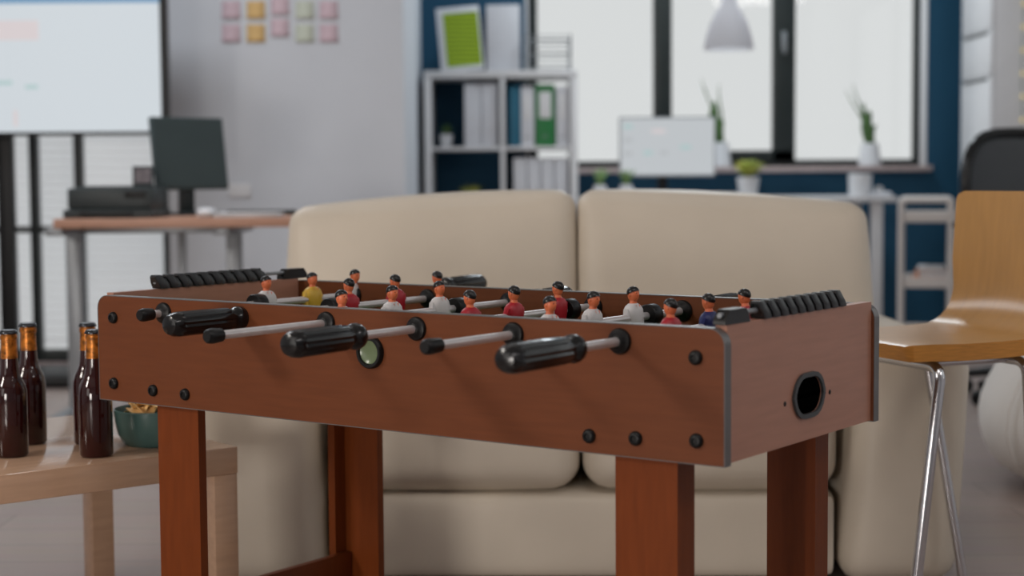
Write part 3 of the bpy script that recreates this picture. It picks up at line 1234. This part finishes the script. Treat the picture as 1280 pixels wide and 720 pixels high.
# printer
py0 = DY + .06
p0, p1 = at(79, 270, py0), at(190, 270, py0)
zpt = at(130, 235, py0).z
PRN = empty('printer', ((p0.x + p1.x) / 2, py0, dz), math.radians(-2), 'flat black printer on the left end of the wooden desk', 'printer')
pw = (p1.x - p0.x) / 2
ph = zpt - dz
pb = MB()
pb.box((-pw + .012, .0, .03), (pw, .25, ph), .01)
pb.box((-pw, -.012, 0.0), (pw + .004, .255, .03), .006)
pb.build('body', DARKPLA, PRN)
MB().box((-pw + .03, .03, ph), (pw - .03, .24, ph + .006), .003).build('scanner_lid', DARKPLA, PRN)
MB().box((-pw + .06, -.03, .012), (pw - .06, .0, .022), .003).build('paper_tray', BLACK, PRN)
MB().box((pw - .09, -.004, ph - .035), (pw - .02, .004, ph - .012), .002).build('control_panel', BLACK, PRN)
# small frame on printer
fp = at(179, 236, py0 + .2)
PFz = dz + ph + .0065
PF = empty('picture_frame', (fp.x, py0 + .2, PFz), math.radians(12), 'small dark picture frame standing on the black printer', 'picture frame')
fm = MB()
mxr = Matrix.Rotation(math.radians(-12), 4, 'X')
fm.box((-.036, -.005, 0), (.036, .005, .07), .002, 0, mxr)
fm.build('frame', DARKPLA, PF)
MB().box((-.028, -.0062, .008), (.028, -.0045, .062), 0, 0, mxr).build('photo', PHOTO, PF)
MB().tube([(0, .004, .055), (0, .034, .003)], .003, 6).build('easel_stand', DARKPLA, PF)
# monitor seen from the back
MY = DY + .43
a1, a2 = at(200, 190, MY), at(279, 190, MY)
mz0, mz1 = at(240, 237, MY).z, at(240, 146, MY).z
MON = empty('computer_monitor', ((a1.x + a2.x) / 2, MY, dz), math.radians(180 + 42), 'blank dark computer monitor on the wooden desk beside the printer', 'monitor')
mw = (a2.x - a1.x) / 2 / math.cos(math.radians(38)) * 1.02
mxm = Matrix.Translation((0, 0, mz0 - dz)) @ Matrix.Rotation(math.radians(8), 4, 'X')
mb_ = MB()
mb_.box((-mw, -.012, 0), (mw, .012, mz1 - mz0), .004, 0, mxm)
mb_.box((-mw * .7, -.034, .03), (mw * .7, -.01, (mz1 - mz0) * .72), .012, 0, mxm)
mb_.build('housing', BLANK, MON)
MB().box((-mw + .008, .011, .012), (mw - .008, .0135, mz1 - mz0 - .008), 0, 0, mxm).build('screen', BLANK, MON)
MB().box((-.03, -.055, .01), (.03, -.03, mz0 - dz + .1), .006).build('stand', DARKPLA, MON)
MB().box((-.10, -.09, 0), (.06, .05, .012), .006).build('foot', DARKPLA, MON)
# keyboard, mouse, papers
kp = at(300, 262, DY + .30)
KB = empty('keyboard', (kp.x + .06, DY + .42, dz), math.radians(4), 'thin dark keyboard on the wooden desk right of the monitor', 'keyboard')
MB().box((-.13, -.055, .0), (.13, .055, .012), .004).build('case', DARKPLA, KB)
kk = MB()
for r_ in range(4):
    for c_ in range(12):
        kk.box((-.122 + c_ * .0205, -.048 + r_ * .0245, .012), (-.122 + c_ * .0205 + .017, -.048 + r_ * .0245 + .02, .018), .002)
kk.build('keys', BLACK, KB)
mp_ = at(258, 266, DY + .14)
mo_ = MB().soft((-.028, -.048, 0), (.028, .048, .03), .014, (0, .006, .004), 6).build('computer_mouse', POTW, loc=(mp_.x, DY + .14, dz))
tag(mo_, 'small white mouse on the wooden desk in front of the monitor', 'mouse')
pp = at(300, 268, DY + .14)
pa = MB()
for k in range(5):
    mx = Matrix.Rotation(random.uniform(-.12, .12), 4, 'Z')
    pa.box((-.11, -.08, k * .003), (.11, .08, k * .003 + .0024), 0, 0, mx)
pa = pa.build('paper_stack', PAPER, loc=(pp.x + .03, DY + .15, dz))
tag(pa, 'loose stack of white paper on the wooden desk by the keyboard', 'paper')
# wall socket
so = at(300, 238, YG)
sk = MB().box((so.x - .05, YG - .012, so.z - .03), (so.x + .05, YG, so.z + .03), .004)
sk = sk.build('wall_socket', WHITEP, origin=(so.x, YG, so.z))
tag(sk, 'white double socket on the grey wall above the desk', 'socket')
for s in (-1, 1):
    MB().lathe([(.018, 0), (.018, .002), (.014, .002), (.013, .0005)], (s * .024, -.011, 0), (0, -1, 0), 16).build('outlet', WHITEP, sk)

# ================================================================== TELEVISION
TY = 6.75
t1, t0_ = at(209, 80, TY).x, at(-190, 80, TY).x
tz0 = at(100, 169, TY).z
tz1 = tz0 + .77
tcx = (t0_ + t1) / 2
TVO = empty('television', (tcx, TY, tz0), 0, 'large television with a bright white slide, in front of the blinds', 'television')
tw = (t1 - t0_) / 2
bz = .028
tb = MB()
tb.prism(rrect(-tw, tw, 0, tz1 - tz0, .006, 3), 'y', 0, .045, holes=[[(-tw + bz, .014), (tw - bz, .014), (tw - bz, tz1 - tz0 - bz), (-tw + bz, tz1 - tz0 - bz)]])
tb.box((-tw + .01, .02, .005), (tw - .01, .045, tz1 - tz0 - .01), .003)
tb.build('housing', BLACK, TVO)
MB().box((-tw + bz - .001, .006, .013), (tw - bz + .001, .012, tz1 - tz0 - bz + .001)).build('screen', SCREEN, TVO)


def tvmark(name, px0, py0_, px1, py1, m_):
    a, b = at(px0, py0_, TY), at(px1, py1, TY)
    MB().box((a.x - tcx, .0035, b.z - tz0), (b.x - tcx, .0062, a.z - tz0)).build(name, m_, TVO)


tvmark('slide_header', -184, -30, 199, 3, S_BLUE)
tvmark('slide_block', -40, 26, 48, 50, S_PINK)
for a_ in ((-20, 101, 15, 106), (31, 106, 47, 111)):
    tvmark('slide_mark', *a_, S_TEAL)
tvmark('slide_mark', 16, 138, 22, 158, S_PINK)
# TV floor stand
TS = empty('television_stand', (at(8, 300, TY + .08).x, TY + .1, 0), 0, 'black floor stand carrying the television', 'stand')
MB().box((-.032, -.03, .05), (.032, .03, tz0 + .5), .006).build('column', BLACK, TS)
MB().box((-.25, -.053, tz0 + .15), (.25, -.03, tz0 + .4), .004).build('mount', BLACK, TS)
MB().box((-.4, -.28, 0), (.4, .16, .05), .02).build('base', BLACK, TS)

# ================================================================== STICKY NOTES
words = {289: 'leftmost', 320: 'second', 350: 'third', 381: 'fourth', 411: 'rightmost'}
for px, colr, m_, nm in ((289, 'pink', PINKN, 'far-left'), (320, 'orange', ORN, ''), (350, 'pink', PINKN, 'centre'), (381, 'pale yellow', YELN, ''), (411, 'pink', PINKN, 'far-right')):
    for row, py in ((0, 12 if px != 350 else 7), (1, 41 if px != 350 else 34)):
        p = at(px, py, YG)
        s = .041
        n_ = MB()
        vs_, fs = [], []
        for j in range(5):
            for i in range(2):
                t = j / 4
                vs_.append((-s + 2 * s * i, -.009 * (1 - t) ** 2, -s + 2 * s * t))
        for j in range(4):
            a = j * 2
            fs.append([a, a + 1, a + 3, a + 2])
        n_.add(vs_, fs)
        o = n_.build('sticky_note', m_, loc=(p.x, YG + .0001, p.z))
        sdm = o.modifiers.new('t', 'SOLIDIFY'); sdm.thickness = .0006
        pos = 'upper' if row == 0 else 'lower'
        lab = f'{pos} {colr} sticky note on the grey wall, the only {colr} column' if not nm else f'{pos} pink sticky note in the {nm} column on the grey wall'
        tag(o, lab, 'sticky note', 'sticky notes on the grey wall')

# ================================================================== SHELVING UNIT
KY = YB - .40
kx0, kx1 = at(530, 140, KY).x, at(722, 140, KY).x
kz1 = at(620, 88, KY).z
KX = empty('shelving_unit', ((kx0 + kx1) / 2, KY, 0), 0, 'white open cube shelving unit beside the window', 'shelf')
kw = (kx1 - kx0) / 2
kd = .385
kth = .037
MB().box((-kw, 0, 0), (-kw + kth, kd, kz1 - kth - .0005), .002).build('side_panel', WHITELAM, KX)
MB().box((kw - kth, 0, 0), (kw, kd, kz1 - kth - .0005), .002).build('side_panel', WHITELAM, KX)
MB().box((-kw, 0, kz1 - kth), (kw, kd, kz1), .002).build('top_panel', WHITELAM, KX)
zm = at(580, 188, KY).z
pit = kz1 - kth - (zm + .018)
hs = [zm - pit * k for k in range(0, 4)]
kdx = at(628, 140, KY).x - (kx0 + kx1) / 2
MB().box((kdx - .012, .001, .03), (kdx + .012, kd, kz1 - kth - .0005), .002).build('divider', WHITELAM, KX)
for h_ in hs:
    if h_ < .02: continue
    for a, b in ((-kw + kth, kdx - .012), (kdx + .012, kw - kth)):
        MB().box((a + .0004, .002, h_), (b - .0004, kd, h_ + .018), .001).build('shelf_board', WHITELAM, KX)
cxk = (kx0 + kx1) / 2
zsh = zm + .018      # upper cell floor
zsl = hs[1] + .018


def kpx(px):
    return at(px, 140, KY + .02).x


# green display board leaning on top
gb = MB()
q0, q1 = kpx(549), kpx(603)
gh = at(575, 8, KY + .08).z - kz1
wv = (q1 - q0) / 2
mxg = Matrix.Rotation(math.radians(-9), 4, 'X') @ Matrix.Rotation(math.radians(-5), 4, 'Y')
DB = empty('display_board', ((q0 + q1) / 2 + .012, KY + .05, kz1 + .004), 0, 'white board with a lime green sheet leaning on top of the shelving', 'board')
gb.box((-wv, -.004, 0), (wv, .004, gh), .002, 0, mxg)
gb.build('backing_board', BINDW, DB)
MB().box((-wv * .70, -.0058, .022), (wv * .92, -.0035, gh - .03), 0, 0, mxg).build('green_sheet', GPAPER, DB)


def filebox(name, px0, px1, ztop, base, label, group=None, m_=BINDW, y=.03, depth=.27, slot=True):
    a, b = kpx(px0), kpx(px1)
    o = empty(name, ((a + b) / 2, KY + y, base), 0, label, 'file box' if name == 'file_box' else 'binder', group)
    w_ = (b - a) / 2 - .0015
    h_ = ztop - base
    MB().box((-w_, 0, 0.0004), (w_, depth, h_), .004).build('case', m_, o)
    if slot:
        MB().box((-w_ * .62, -.0022, h_ * .45), (w_ * .62, .001, h_ * .88), .0008).build('spine_label', PAPER, o)
        MB().lathe([(.010, 0), (.010, .002), (.006, .002), (.006, .0005)], (0, .001, h_ * .16), (0, -1, 0), 14).build('finger_ring', GREYMET, o)
    return o


bx_ = filebox('file_box', 608, 651, at(625, 3, KY).z, kz1 + .0004, 'tall pale file box standing on top of the shelving', None, BINDW, .11, .28, False)
# wire letter tray on top
lt0, lt1 = kpx(655), kpx(716)
LTR = empty('letter_tray', ((lt0 + lt1) / 2, KY + .05, kz1), 0, 'three-tier wire letter tray on top of the shelving', 'letter tray')
lw = (lt1 - lt0) / 2 - .008
hz_ = (at(690, 50, KY + .05).z - kz1)
for k in range(3):
    zz = .012 + k * hz_ / 2.0 * .93
    t = MB()
    t.tube([(-lw, 0, zz), (lw, 0, zz), (lw, .28, zz), (-lw, .28, zz)], .0035, 6, closed=True)
    t.tube([(-lw, 0, zz + .02), (lw, 0, zz + .02), (lw, .28, zz + .02), (-lw, .28, zz + .02)], .0025, 6, closed=True)
    for i in range(6):
        xx = -lw + 2 * lw * (i + .5) / 6
        t.tube([(xx, 0, zz), (xx, .28, zz)], .0015, 5)
    t.build('wire_tier', GREYMET, LTR)
for xx in (-lw, lw):
    for yy in (0, .28):
        MB().cyl((xx, yy, 0), (xx, yy, hz_ + .03), .004, 8).build('post', GREYMET, LTR)
# upper left cell
filebox('binder', 580, 601, at(600, 104, KY).z, zsh, 'pale binder left of its twin in the upper left shelf cell', 'pale binders in the upper left cell', slot=False)
filebox('binder', 601, 622, at(600, 104, KY).z, zsh, 'pale binder against the divider in the upper left shelf cell', 'pale binders in the upper left cell', slot=False)


def pot_plant(name, loc, r0, r1, h, potm, label, cat='plant'):
    o = empty(name, loc, 0, label, cat)
    MB().lathe([(r0 * .9, 0), (r0, .003), (r1, h - .003), (r1 * .99, h), (r1 * .88, h), (r1 * .84, h * .8), (.0005, h * .8)], n=24).build('pot', potm, o)
    MB().lathe([(r1 * .84, h * .78), (r1 * .84, h * .84), (.0005, h * .87)], n=20).build('soil', SOIL, o)
    return o


def leaf_tuft(o, base, n, ln, wid, spread, m_, name='foliage', up=1.0, seed=1):
    rnd = random.Random(seed)
    mbx = MB()
    for k in range(n):
        a = rnd.uniform(0, 2 * PI)
        d = Vector((math.cos(a), math.sin(a), 0))
        s = rnd.uniform(.2, 1) * spread
        l = ln * rnd.uniform(.65, 1.05)
        side = Vector((-d.y, d.x, 0))
        pts_ = []
        for j in range(6):
            t = j / 5
            c = Vector(base) + d * (s * l * t ** 1.5) + Vector((0, 0, up * l * (t - .35 * s * t * t)))
            w_ = wid * math.sin(PI * min(1, .12 + .88 * t)) ** .8 if t < 1 else .0003
            pts_.append((c - side * w_, c + Vector((0, 0, -.15 * w_)) , c + side * w_))
        vs_, fs = [], []
        for tri in pts_:
            vs_ += list(tri)
        for j in range(5):
            for q in (0, 1):
                b_ = j * 3 + q
                fs.append([b_, b_ + 1, b_ + 4, b_ + 3])
        mbx.add(vs_, fs)
    f = mbx.build(name, m_, o)
    s_ = f.modifiers.new('t', 'SOLIDIFY'); s_.thickness = .0012
    return f


p = at(556, 178, KY + .1)
o = pot_plant('potted_plant', (kpx(557), KY + .1, zsh + .0004), .026, .034, .065, POTW, 'tiny white potted plant in the upper left shelf cell')
leaf_tuft(o, (0, 0, .05), 16, .075, .011, .7, LEAFD, seed=3)
o = pot_plant('potted_plant', (kpx(587), KY + .13, zsl + .0004), .05, .06, .09, DARKPLA, 'yellow-green plant in a dark pot in the lower left shelf cell')
leaf_tuft(o, (0, 0, .08), 34, .09, .014, 1.0, LEAFY, seed=4)
# upper right cell
zb_top = at(660, 108, KY).z
filebox('binder', 636, 651, zb_top, zsh, 'blue binder at the left of the upper right shelf cell', 'binders in the upper right cell', BINDB, slot=False)
filebox('binder', 651, 668, zb_top, zsh, 'pale binder between the blue and the green binder', 'binders in the upper right cell')
filebox('binder', 669, 694, zb_top + .012, zsh, 'green binder with a white spine label in the upper right shelf cell', 'binders in the upper right cell', BINDG)
filebox('binder', 695, 711, zb_top, zsh, 'pale binder right of the green binder', 'binders in the upper right cell')
# lower right cell
zlt = at(660, 197, KY).z
wl = ('leftmost', 'second', 'third', 'rightmost')
for k in range(4):
    filebox('file_box', 641 + k * 17.3, 641 + k * 17.3 + 17, zlt, zsl, f'pale file box, {wl[k]} of the four in the lower right shelf cell', 'pale file boxes in the lower right cell', slot=False)

# ================================================================== RIGHT DESK (white) and its things
RY = YB - .72
rz = at(1050, 246, RY).z
rx0, rx1 = kx1 + .012, at(1122, 250, RY).x
RD = empty('desk', ((rx0 + rx1) / 2, RY, 0), 0, 'long white desk under the window behind the sofa', 'desk')
rw = (rx1 - rx0) / 2
MB().box((-rw, 0, rz - .028), (rw, .6, rz), .004).build('desktop', WHITELAM, RD)
for x_ in (-rw + .05, at(1098, 300, RY).x - (rx0 + rx1) / 2):
    for y_ in (.05, .55):
        MB().box((x_ - .028, y_ - .025, 0), (x_ + .028, y_ + .025, rz - .028), .004).build('leg', WHITELAM, RD)
# monitor facing us
MY2 = RY + .18
a1, a2 = at(774, 182, MY2), at(894, 182, MY2)
z1_, z0_ = at(834, 146, MY2).z, at(834, 221, MY2).z
M2 = empty('computer_monitor', ((a1.x + a2.x) / 2, MY2, rz), 0, 'white-screened monitor on the white desk before the window', 'monitor')
mw = (a2.x - a1.x) / 2
MB().box((-mw, 0, z0_ - rz), (mw, .022, z1_ - rz), .004).build('housing', GREYMET, M2)
MB().box((-mw + .008, -.002, z0_ - rz + .010), (mw - .006, .003, z1_ - rz - .008)).build('screen', MONSCR, M2)
for (x_, y_, w_, m_) in ((785, 158, 12, S_TEAL), (785, 175, 12, S_GREY), (785, 192, 12, S_GREY), (823, 164, 18, S_PINK), (810, 191, 12, S_TEAL), (830, 191, 10, S_GREY), (857, 184, 14, S_TEAL)):
    c_ = at(x_, y_, MY2)
    MB().box((c_.x - w_ * .0019 - (a1.x + a2.x) / 2, -.0035, c_.z - .010 - rz), (c_.x + w_ * .0019 - (a1.x + a2.x) / 2, -.001, c_.z + .010 - rz), 0).build('screen_mark', m_, M2)
MB().box((-.045, .03, .008), (.005, .05, z0_ - rz + .12), .006).build('stand', BLACK, M2)
MB().box((-.12, -.03, 0), (.06, .13, .010), .004).build('foot', BLACK, M2)


def jar(px, label, seed):
    p_ = at(px, 240, RY + .1)
    o = empty('plant_jar', (p_.x, RY + .1, rz), 0, label, 'plant', 'small plants in jars on the white desk')
    MB().lathe([(.03, 0), (.034, .004), (.034, .05), (.03, .06), (.031, .066), (.028, .066), (.027, .058), (.0005, .056)], n=20).build('jar', POTW, o)
    leaf_tuft(o, (0, 0, .05), 26, .105, .016, .5, LEAF, seed=seed)
    return o


jar(750, 'small green plant in a jar on the white desk, left of the monitor edge', 11)
jar(783, 'small green plant in a jar below the left corner of the monitor', 12)
p = at(935, 248, RY + .12)
o = pot_plant('potted_plant', (p.x, RY + .12, rz), .043, .056, at(935, 221, RY + .12).z - rz, POTW, 'bushy yellow-green plant in a white pot on the white desk')
rnd = random.Random(5)
hh = at(935, 221, RY + .12).z - rz
for k in range(1):
    leaf_tuft(o, (0, 0, hh - .02), 190, .12, .013, .85, LEAFY, seed=21, up=.95)
p = at(1075, 249, RY + .14)
hh = at(1075, 217, RY + .14).z - rz
pt = MB().lathe([(.052, 0), (.055, .003), (.058, hh - .002), (.056, hh), (.052, hh), (.050, .01), (.0005, .008)], n=28).build('desk_pot', POTW, loc=(p.x, RY + .14, rz))
tag(pt, 'empty white pot standing on the right end of the white desk', 'pot')
p = at(890, 246, RY + .1)
p.x += .02
pk = MB()
for k in range(6):
    mx = Matrix.Rotation(random.uniform(-.3, .3), 4, 'Z')
    pk.box((-.10, -.07, k * .004), (.10, .07, k * .004 + .003), 0, 0, mx)
pk = pk.build('paper_stack', PAPER, loc=(p.x, RY + .12, rz))
tag(pk, 'untidy stack of paper on the white desk right of the monitor foot', 'paper')
p = at(1104, 246, RY + .1)
ob = empty('tape_dispenser', (p.x - .01, RY + .1, rz), 0, 'small pale tape dispenser at the right corner of the white desk', 'tape dispenser')
MB().soft((-.05, -.02, 0), (.05, .02, .022), .008, (0, 0, 0), 5).build('body', BINDW, ob)
MB().lathe([(.02, -.009), (.02, .009), (.011, .009), (.011, -.009)], (-.01, 0, .03), (0, 1, 0), 20).build('tape_roll', PAPER, ob)


# plants on the sill
def sill_plant(px, pybase, pytop_pot, tops, label, seed):
    Y = YB + .005
    p_ = at(px, pybase, Y)
    h = at(px, pytop_pot, Y).z - wz0
    o = pot_plant('potted_plant', (p_.x, Y - .0, wz0), .062, .045, h, POTW, label)
    base = Vector((0, 0, h * .8))
    lv = MB()
    for tx, ty, w_ in tops:
        q_ = at(tx, ty, Y)
        tip = Vector((q_.x - p_.x, random.uniform(-.03, .02), q_.z - wz0))
        pts_, rr = [], []
        for j in range(9):
            t = j / 8
            c = base.lerp(tip, t) + Vector((0, 0, .03 * math.sin(PI * t))) + Vector((.012 * math.sin(5 * t + w_ * 90), 0, 0))
            pts_.append(c)
            rr.append(max(.0012, w_ * (math.sin(PI * (.25 + .72 * t)) ** .9)))
        # flattened blade
        vs_, fs = [], []
        n = 8
        for c, r_ in zip(pts_, rr):
            for k in range(n):
                a = 2 * PI * k / n
                vs_.append(c + Vector((r_ * math.cos(a), .35 * r_ * math.sin(a), 0)))
        for j in range(8):
            for k in range(n):
                fs.append([j * n + k, j * n + (k + 1) % n, (j + 1) * n + (k + 1) % n, (j + 1) * n + k])
        fs.append(list(range(n))[::-1])
        fs.append([8 * n + k for k in range(n)])
        lv.add(vs_, fs)
    lv.build('leaves', LEAFD, o)
    return o


sill_plant(900, 208, 178, [(889, 126, .030), (897, 148, .034), (878, 98, .006), (902, 104, .006), (884, 110, .006)], 'tall thin-leaved plant on the sill half behind the monitor', 1)
sill_plant(1087, 210, 179, [(1083, 138, .030), (1080, 128, .018), (1060, 112, .006), (1068, 104, .006), (1092, 156, .028)], 'tall thin-leaved plant in a white pot at the right end of the sill', 2)

# pendant lamp
PY = 7.2
pc = at(911, 62, PY)
PL = empty('pendant_lamp', (pc.x, PY, pc.z), 0, 'white bell-shaped pendant lamp hanging before the window', 'lamp')
k_ = PY / F
shp = [(31, 0), (30.5, 4), (28, 17), (23, 33), (16, 47), (11, 54), (9.5, 62), (8, 66)]
inner = [(r - 1.2, h) for r, h in shp]
MB().lathe([(r * k_, h * k_) for r, h in shp] + [(r * k_, h * k_) for r, h in inner[::-1]], n=36, ring=True).build('lamp_shade', SHADEM, PL)
MB().lathe([(.02, 66 * k_), (.02, 76 * k_), (.006, 80 * k_)], n=14).build('lamp_holder', WHITEP, PL)
MB().cyl((0, 0, 80 * k_), (0, 0, ZC - pc.z), .003, 8).build('cord', WHITEP, PL)

# ================================================================== TROLLEY with books
TRY = 7.35
tx0, tx1 = at(1127, 300, TRY).x, at(1188, 300, TRY).x
tzt = at(1157, 250, TRY).z
TR = empty('trolley', ((tx0 + tx1) / 2, TRY, 0), math.radians(-14), 'white metal trolley with shelves behind the plywood chair', 'trolley')
tw_ = (tx1 - tx0) / 2
TD = .38
for yy in (0, TD):
    MB().tube(fillet([(-tw_, yy, .05), (-tw_, yy, tzt), (tw_, yy, tzt), (tw_, yy, .05)], .015, 5), .014, 10).build('end_frame', CREAMW, TR)
ztr = [at(1157, 278, TRY).z, at(1157, 360, TRY).z, .09]
for zz in ztr:
    tr_ = MB()
    tr_.box((-tw_ + .016, .0, zz), (tw_ + .12, TD, zz + .01), .002)
    for (a, b) in (((-tw_ + .016, -.002, zz), (tw_ + .12, .008, zz + .045)), ((-tw_ + .016, TD - .008, zz), (tw_ + .12, TD + .002, zz + .045)),
                   ((-tw_ + .016, 0, zz), (-tw_ + .024, TD, zz + .045)), ((tw_ + .112, 0, zz), (tw_ + .12, TD, zz + .045))):
        tr_.box(a, b, .002)
    tr_.build('tray', CREAMW, TR)
for xx in (-tw_, tw_):
    for yy in (0, TD):
        MB().cyl((xx - .01, yy, .027), (xx + .01, yy, .027), .027, 14, 0, .003).build('caster', BLACK, TR)
zbk = ztr[1] + .0105
tcx_ = (tx0 + tx1) / 2
bkx = -.01


def book(dx, dy, z_, w_, d_, h_, m_, label, rz_=0):
    o = empty('book', (tcx_ + dx + dy * .22, TRY + dy, z_), rz_ - .2, label, 'book', 'books on the trolley')
    cv = MB()
    cv.box((-w_, -d_, 0), (w_, d_, .003), .001)
    cv.box((-w_, -d_, h_ - .003), (w_, d_, h_), .001)
    cv.box((-w_, -d_, 0), (-w_ + .004, d_, h_), .001)
    cv.build('cover', m_, o)
    MB().box((-w_ + .004, -d_ + .004, .003), (w_ - .004, d_ - .004, h_ - .003)).build('pages', PAPER, o)
    return o


book(.03, .15, zbk, .07, .11, .03, PEACH, 'peach book at the bottom of the trolley pile', .1)
book(.03, .15, zbk + .0302, .065, .10, .034, PEACH, 'thicker peach book in the middle of the trolley pile', .02)
book(.03, .15, zbk + .0646, .06, .10, .016, PAPER, 'thin white book on top of the trolley pile', -.05)
bxx = empty('storage_tin', (tcx_ + .182, TRY + .095, zbk), -.24, 'slate grey tin right of the books on the trolley', 'tin')
MB().box((-.030, -.05, 0), (.030, .05, .075), .006).build('body', SLATE, bxx)
MB().box((-.032, -.052, .0755), (.032, .052, .09), .006).build('lid', SLATE, bxx)

# ================================================================== TALL CABINET at the right
cx0 = at(1240, 120, 8.0).x
CB = empty('tall_cabinet', (cx0, 8.0, 0), 0, 'tall white cabinet with drawer fronts in the right corner', 'cabinet')
cdp = .53
MB().box((.012, 0, 0), (.60, cdp, 2.3), .003).build('body', WHITELAM, CB)
zz = .06
zmarks = [at(1222, 97, 8.2).z, at(1222, 40, 8.2).z]
step = zmarks[1] - zmarks[0]
edges = [.05, zmarks[0], zmarks[1], zmarks[1] + step, zmarks[1] + 2 * step]
for k in range(len(edges) - 1):
    a, b = edges[k], min(edges[k + 1], 2.29)
    if a > 2.2: continue
    dw = MB().box((-.006, .004, a + .003), (.0115, cdp - .004, b - .003), .0015).build('door' if k == 0 else 'drawer', WHITELAM, CB)
    MB().box((-.012, .06, b - .022), (-.0055, cdp - .06, b - .010), .002).build('handle', DARKPLA, dw)

# string of fairy lights down the cabinet's end
fl_ = empty('fairy_lights', (at(1278, 90, 7.97).x, 7.97, 0), 0, 'string of warm fairy lights hanging on the cabinet end', 'lights')
MB().tube([(.004 * math.sin(k * 1.3), .0, 1.0 + k * .1) for k in range(14)], .002, 6).build('wire', LEAFD, fl_)
for k in range(9):
    zz = at(1278, 150 - k * 29, 7.97).z
    MB().lathe([(.002, -.010), (.009, -.004), (.010, .002), (.006, .009), (.0005, .012)], (0, -.008, zz), (0, 0, 1), 12).build('bulb', WARM, fl_)

# ================================================================== LIGHT
w = bpy.data.worlds.new('World')
bpy.context.scene.world = w
w.use_nodes = True
bg = w.node_tree.nodes['Background']
bg.inputs['Color'].default_value = (.97, 1.0, 1.0, 1)
bg.inputs['Strength'].default_value = .72


def area(name, loc, target, size, power, color, sy=None):
    d = bpy.data.lights.new(name, 'AREA')
    d.energy = power
    d.color = color
    d.size = size
    if sy:
        d.shape = 'RECTANGLE'
        d.size_y = sy
    o = bpy.data.objects.new(name, d)
    C.objects.link(o)
    o.location = loc
    o.rotation_euler = (Vector(target) - Vector(loc)).to_track_quat('-Z', 'Y').to_euler()
    return o


area('key_lamp', (-3.3, 1.25, 2.15), (-.1, 2.6, .55), .5, 34, (1, .93, .85))
area('side_fill', (-3.6, -.4, 1.25), (0, 3.3, .3), 2.0, 20, (1, .95, .9), 1.7)  # added soft fill from the left for the sofa front, no fixture
area('low_fill', (-1.9, -.9, .5), (.1, 3.3, .32), .9, 42, (1, .94, .88), .7)  # added fill behind the camera, reaches the sofa under the table
area('ceiling_fill', (.3, 4.2, 2.85), (.3, 4.2, 0), 1.2, 3, (1, .97, .94), .6)  # unseen overhead fill above the sofa
area('ceiling_fill', (-1.8, 5.6, 2.85), (-1.8, 5.8, 0), 1.2, 32, (.90, .95, 1), .6)  # unseen overhead fill to lift the grey wall
area('ceiling_fill', (1.0, 7.9, 2.82), (.9, 7.9, 0), 1.4, 34, (.86, .95, 1), .5)  # added cool fill, stands in for daylight on wall return and cabinet
area('ceiling_fill', (.4, 1.4, 2.85), (.4, 2.2, .6), 1.4, 12, (1, .95, .92), .8)  # added front fill for the sofa, no fitting there
area('ceiling_fill', (2.4, .9, 2.85), (1.2, 2.6, .3), 1.0, 20, (1, .96, .95), .8)  # added right fill to brighten the table's end panel and leg sides
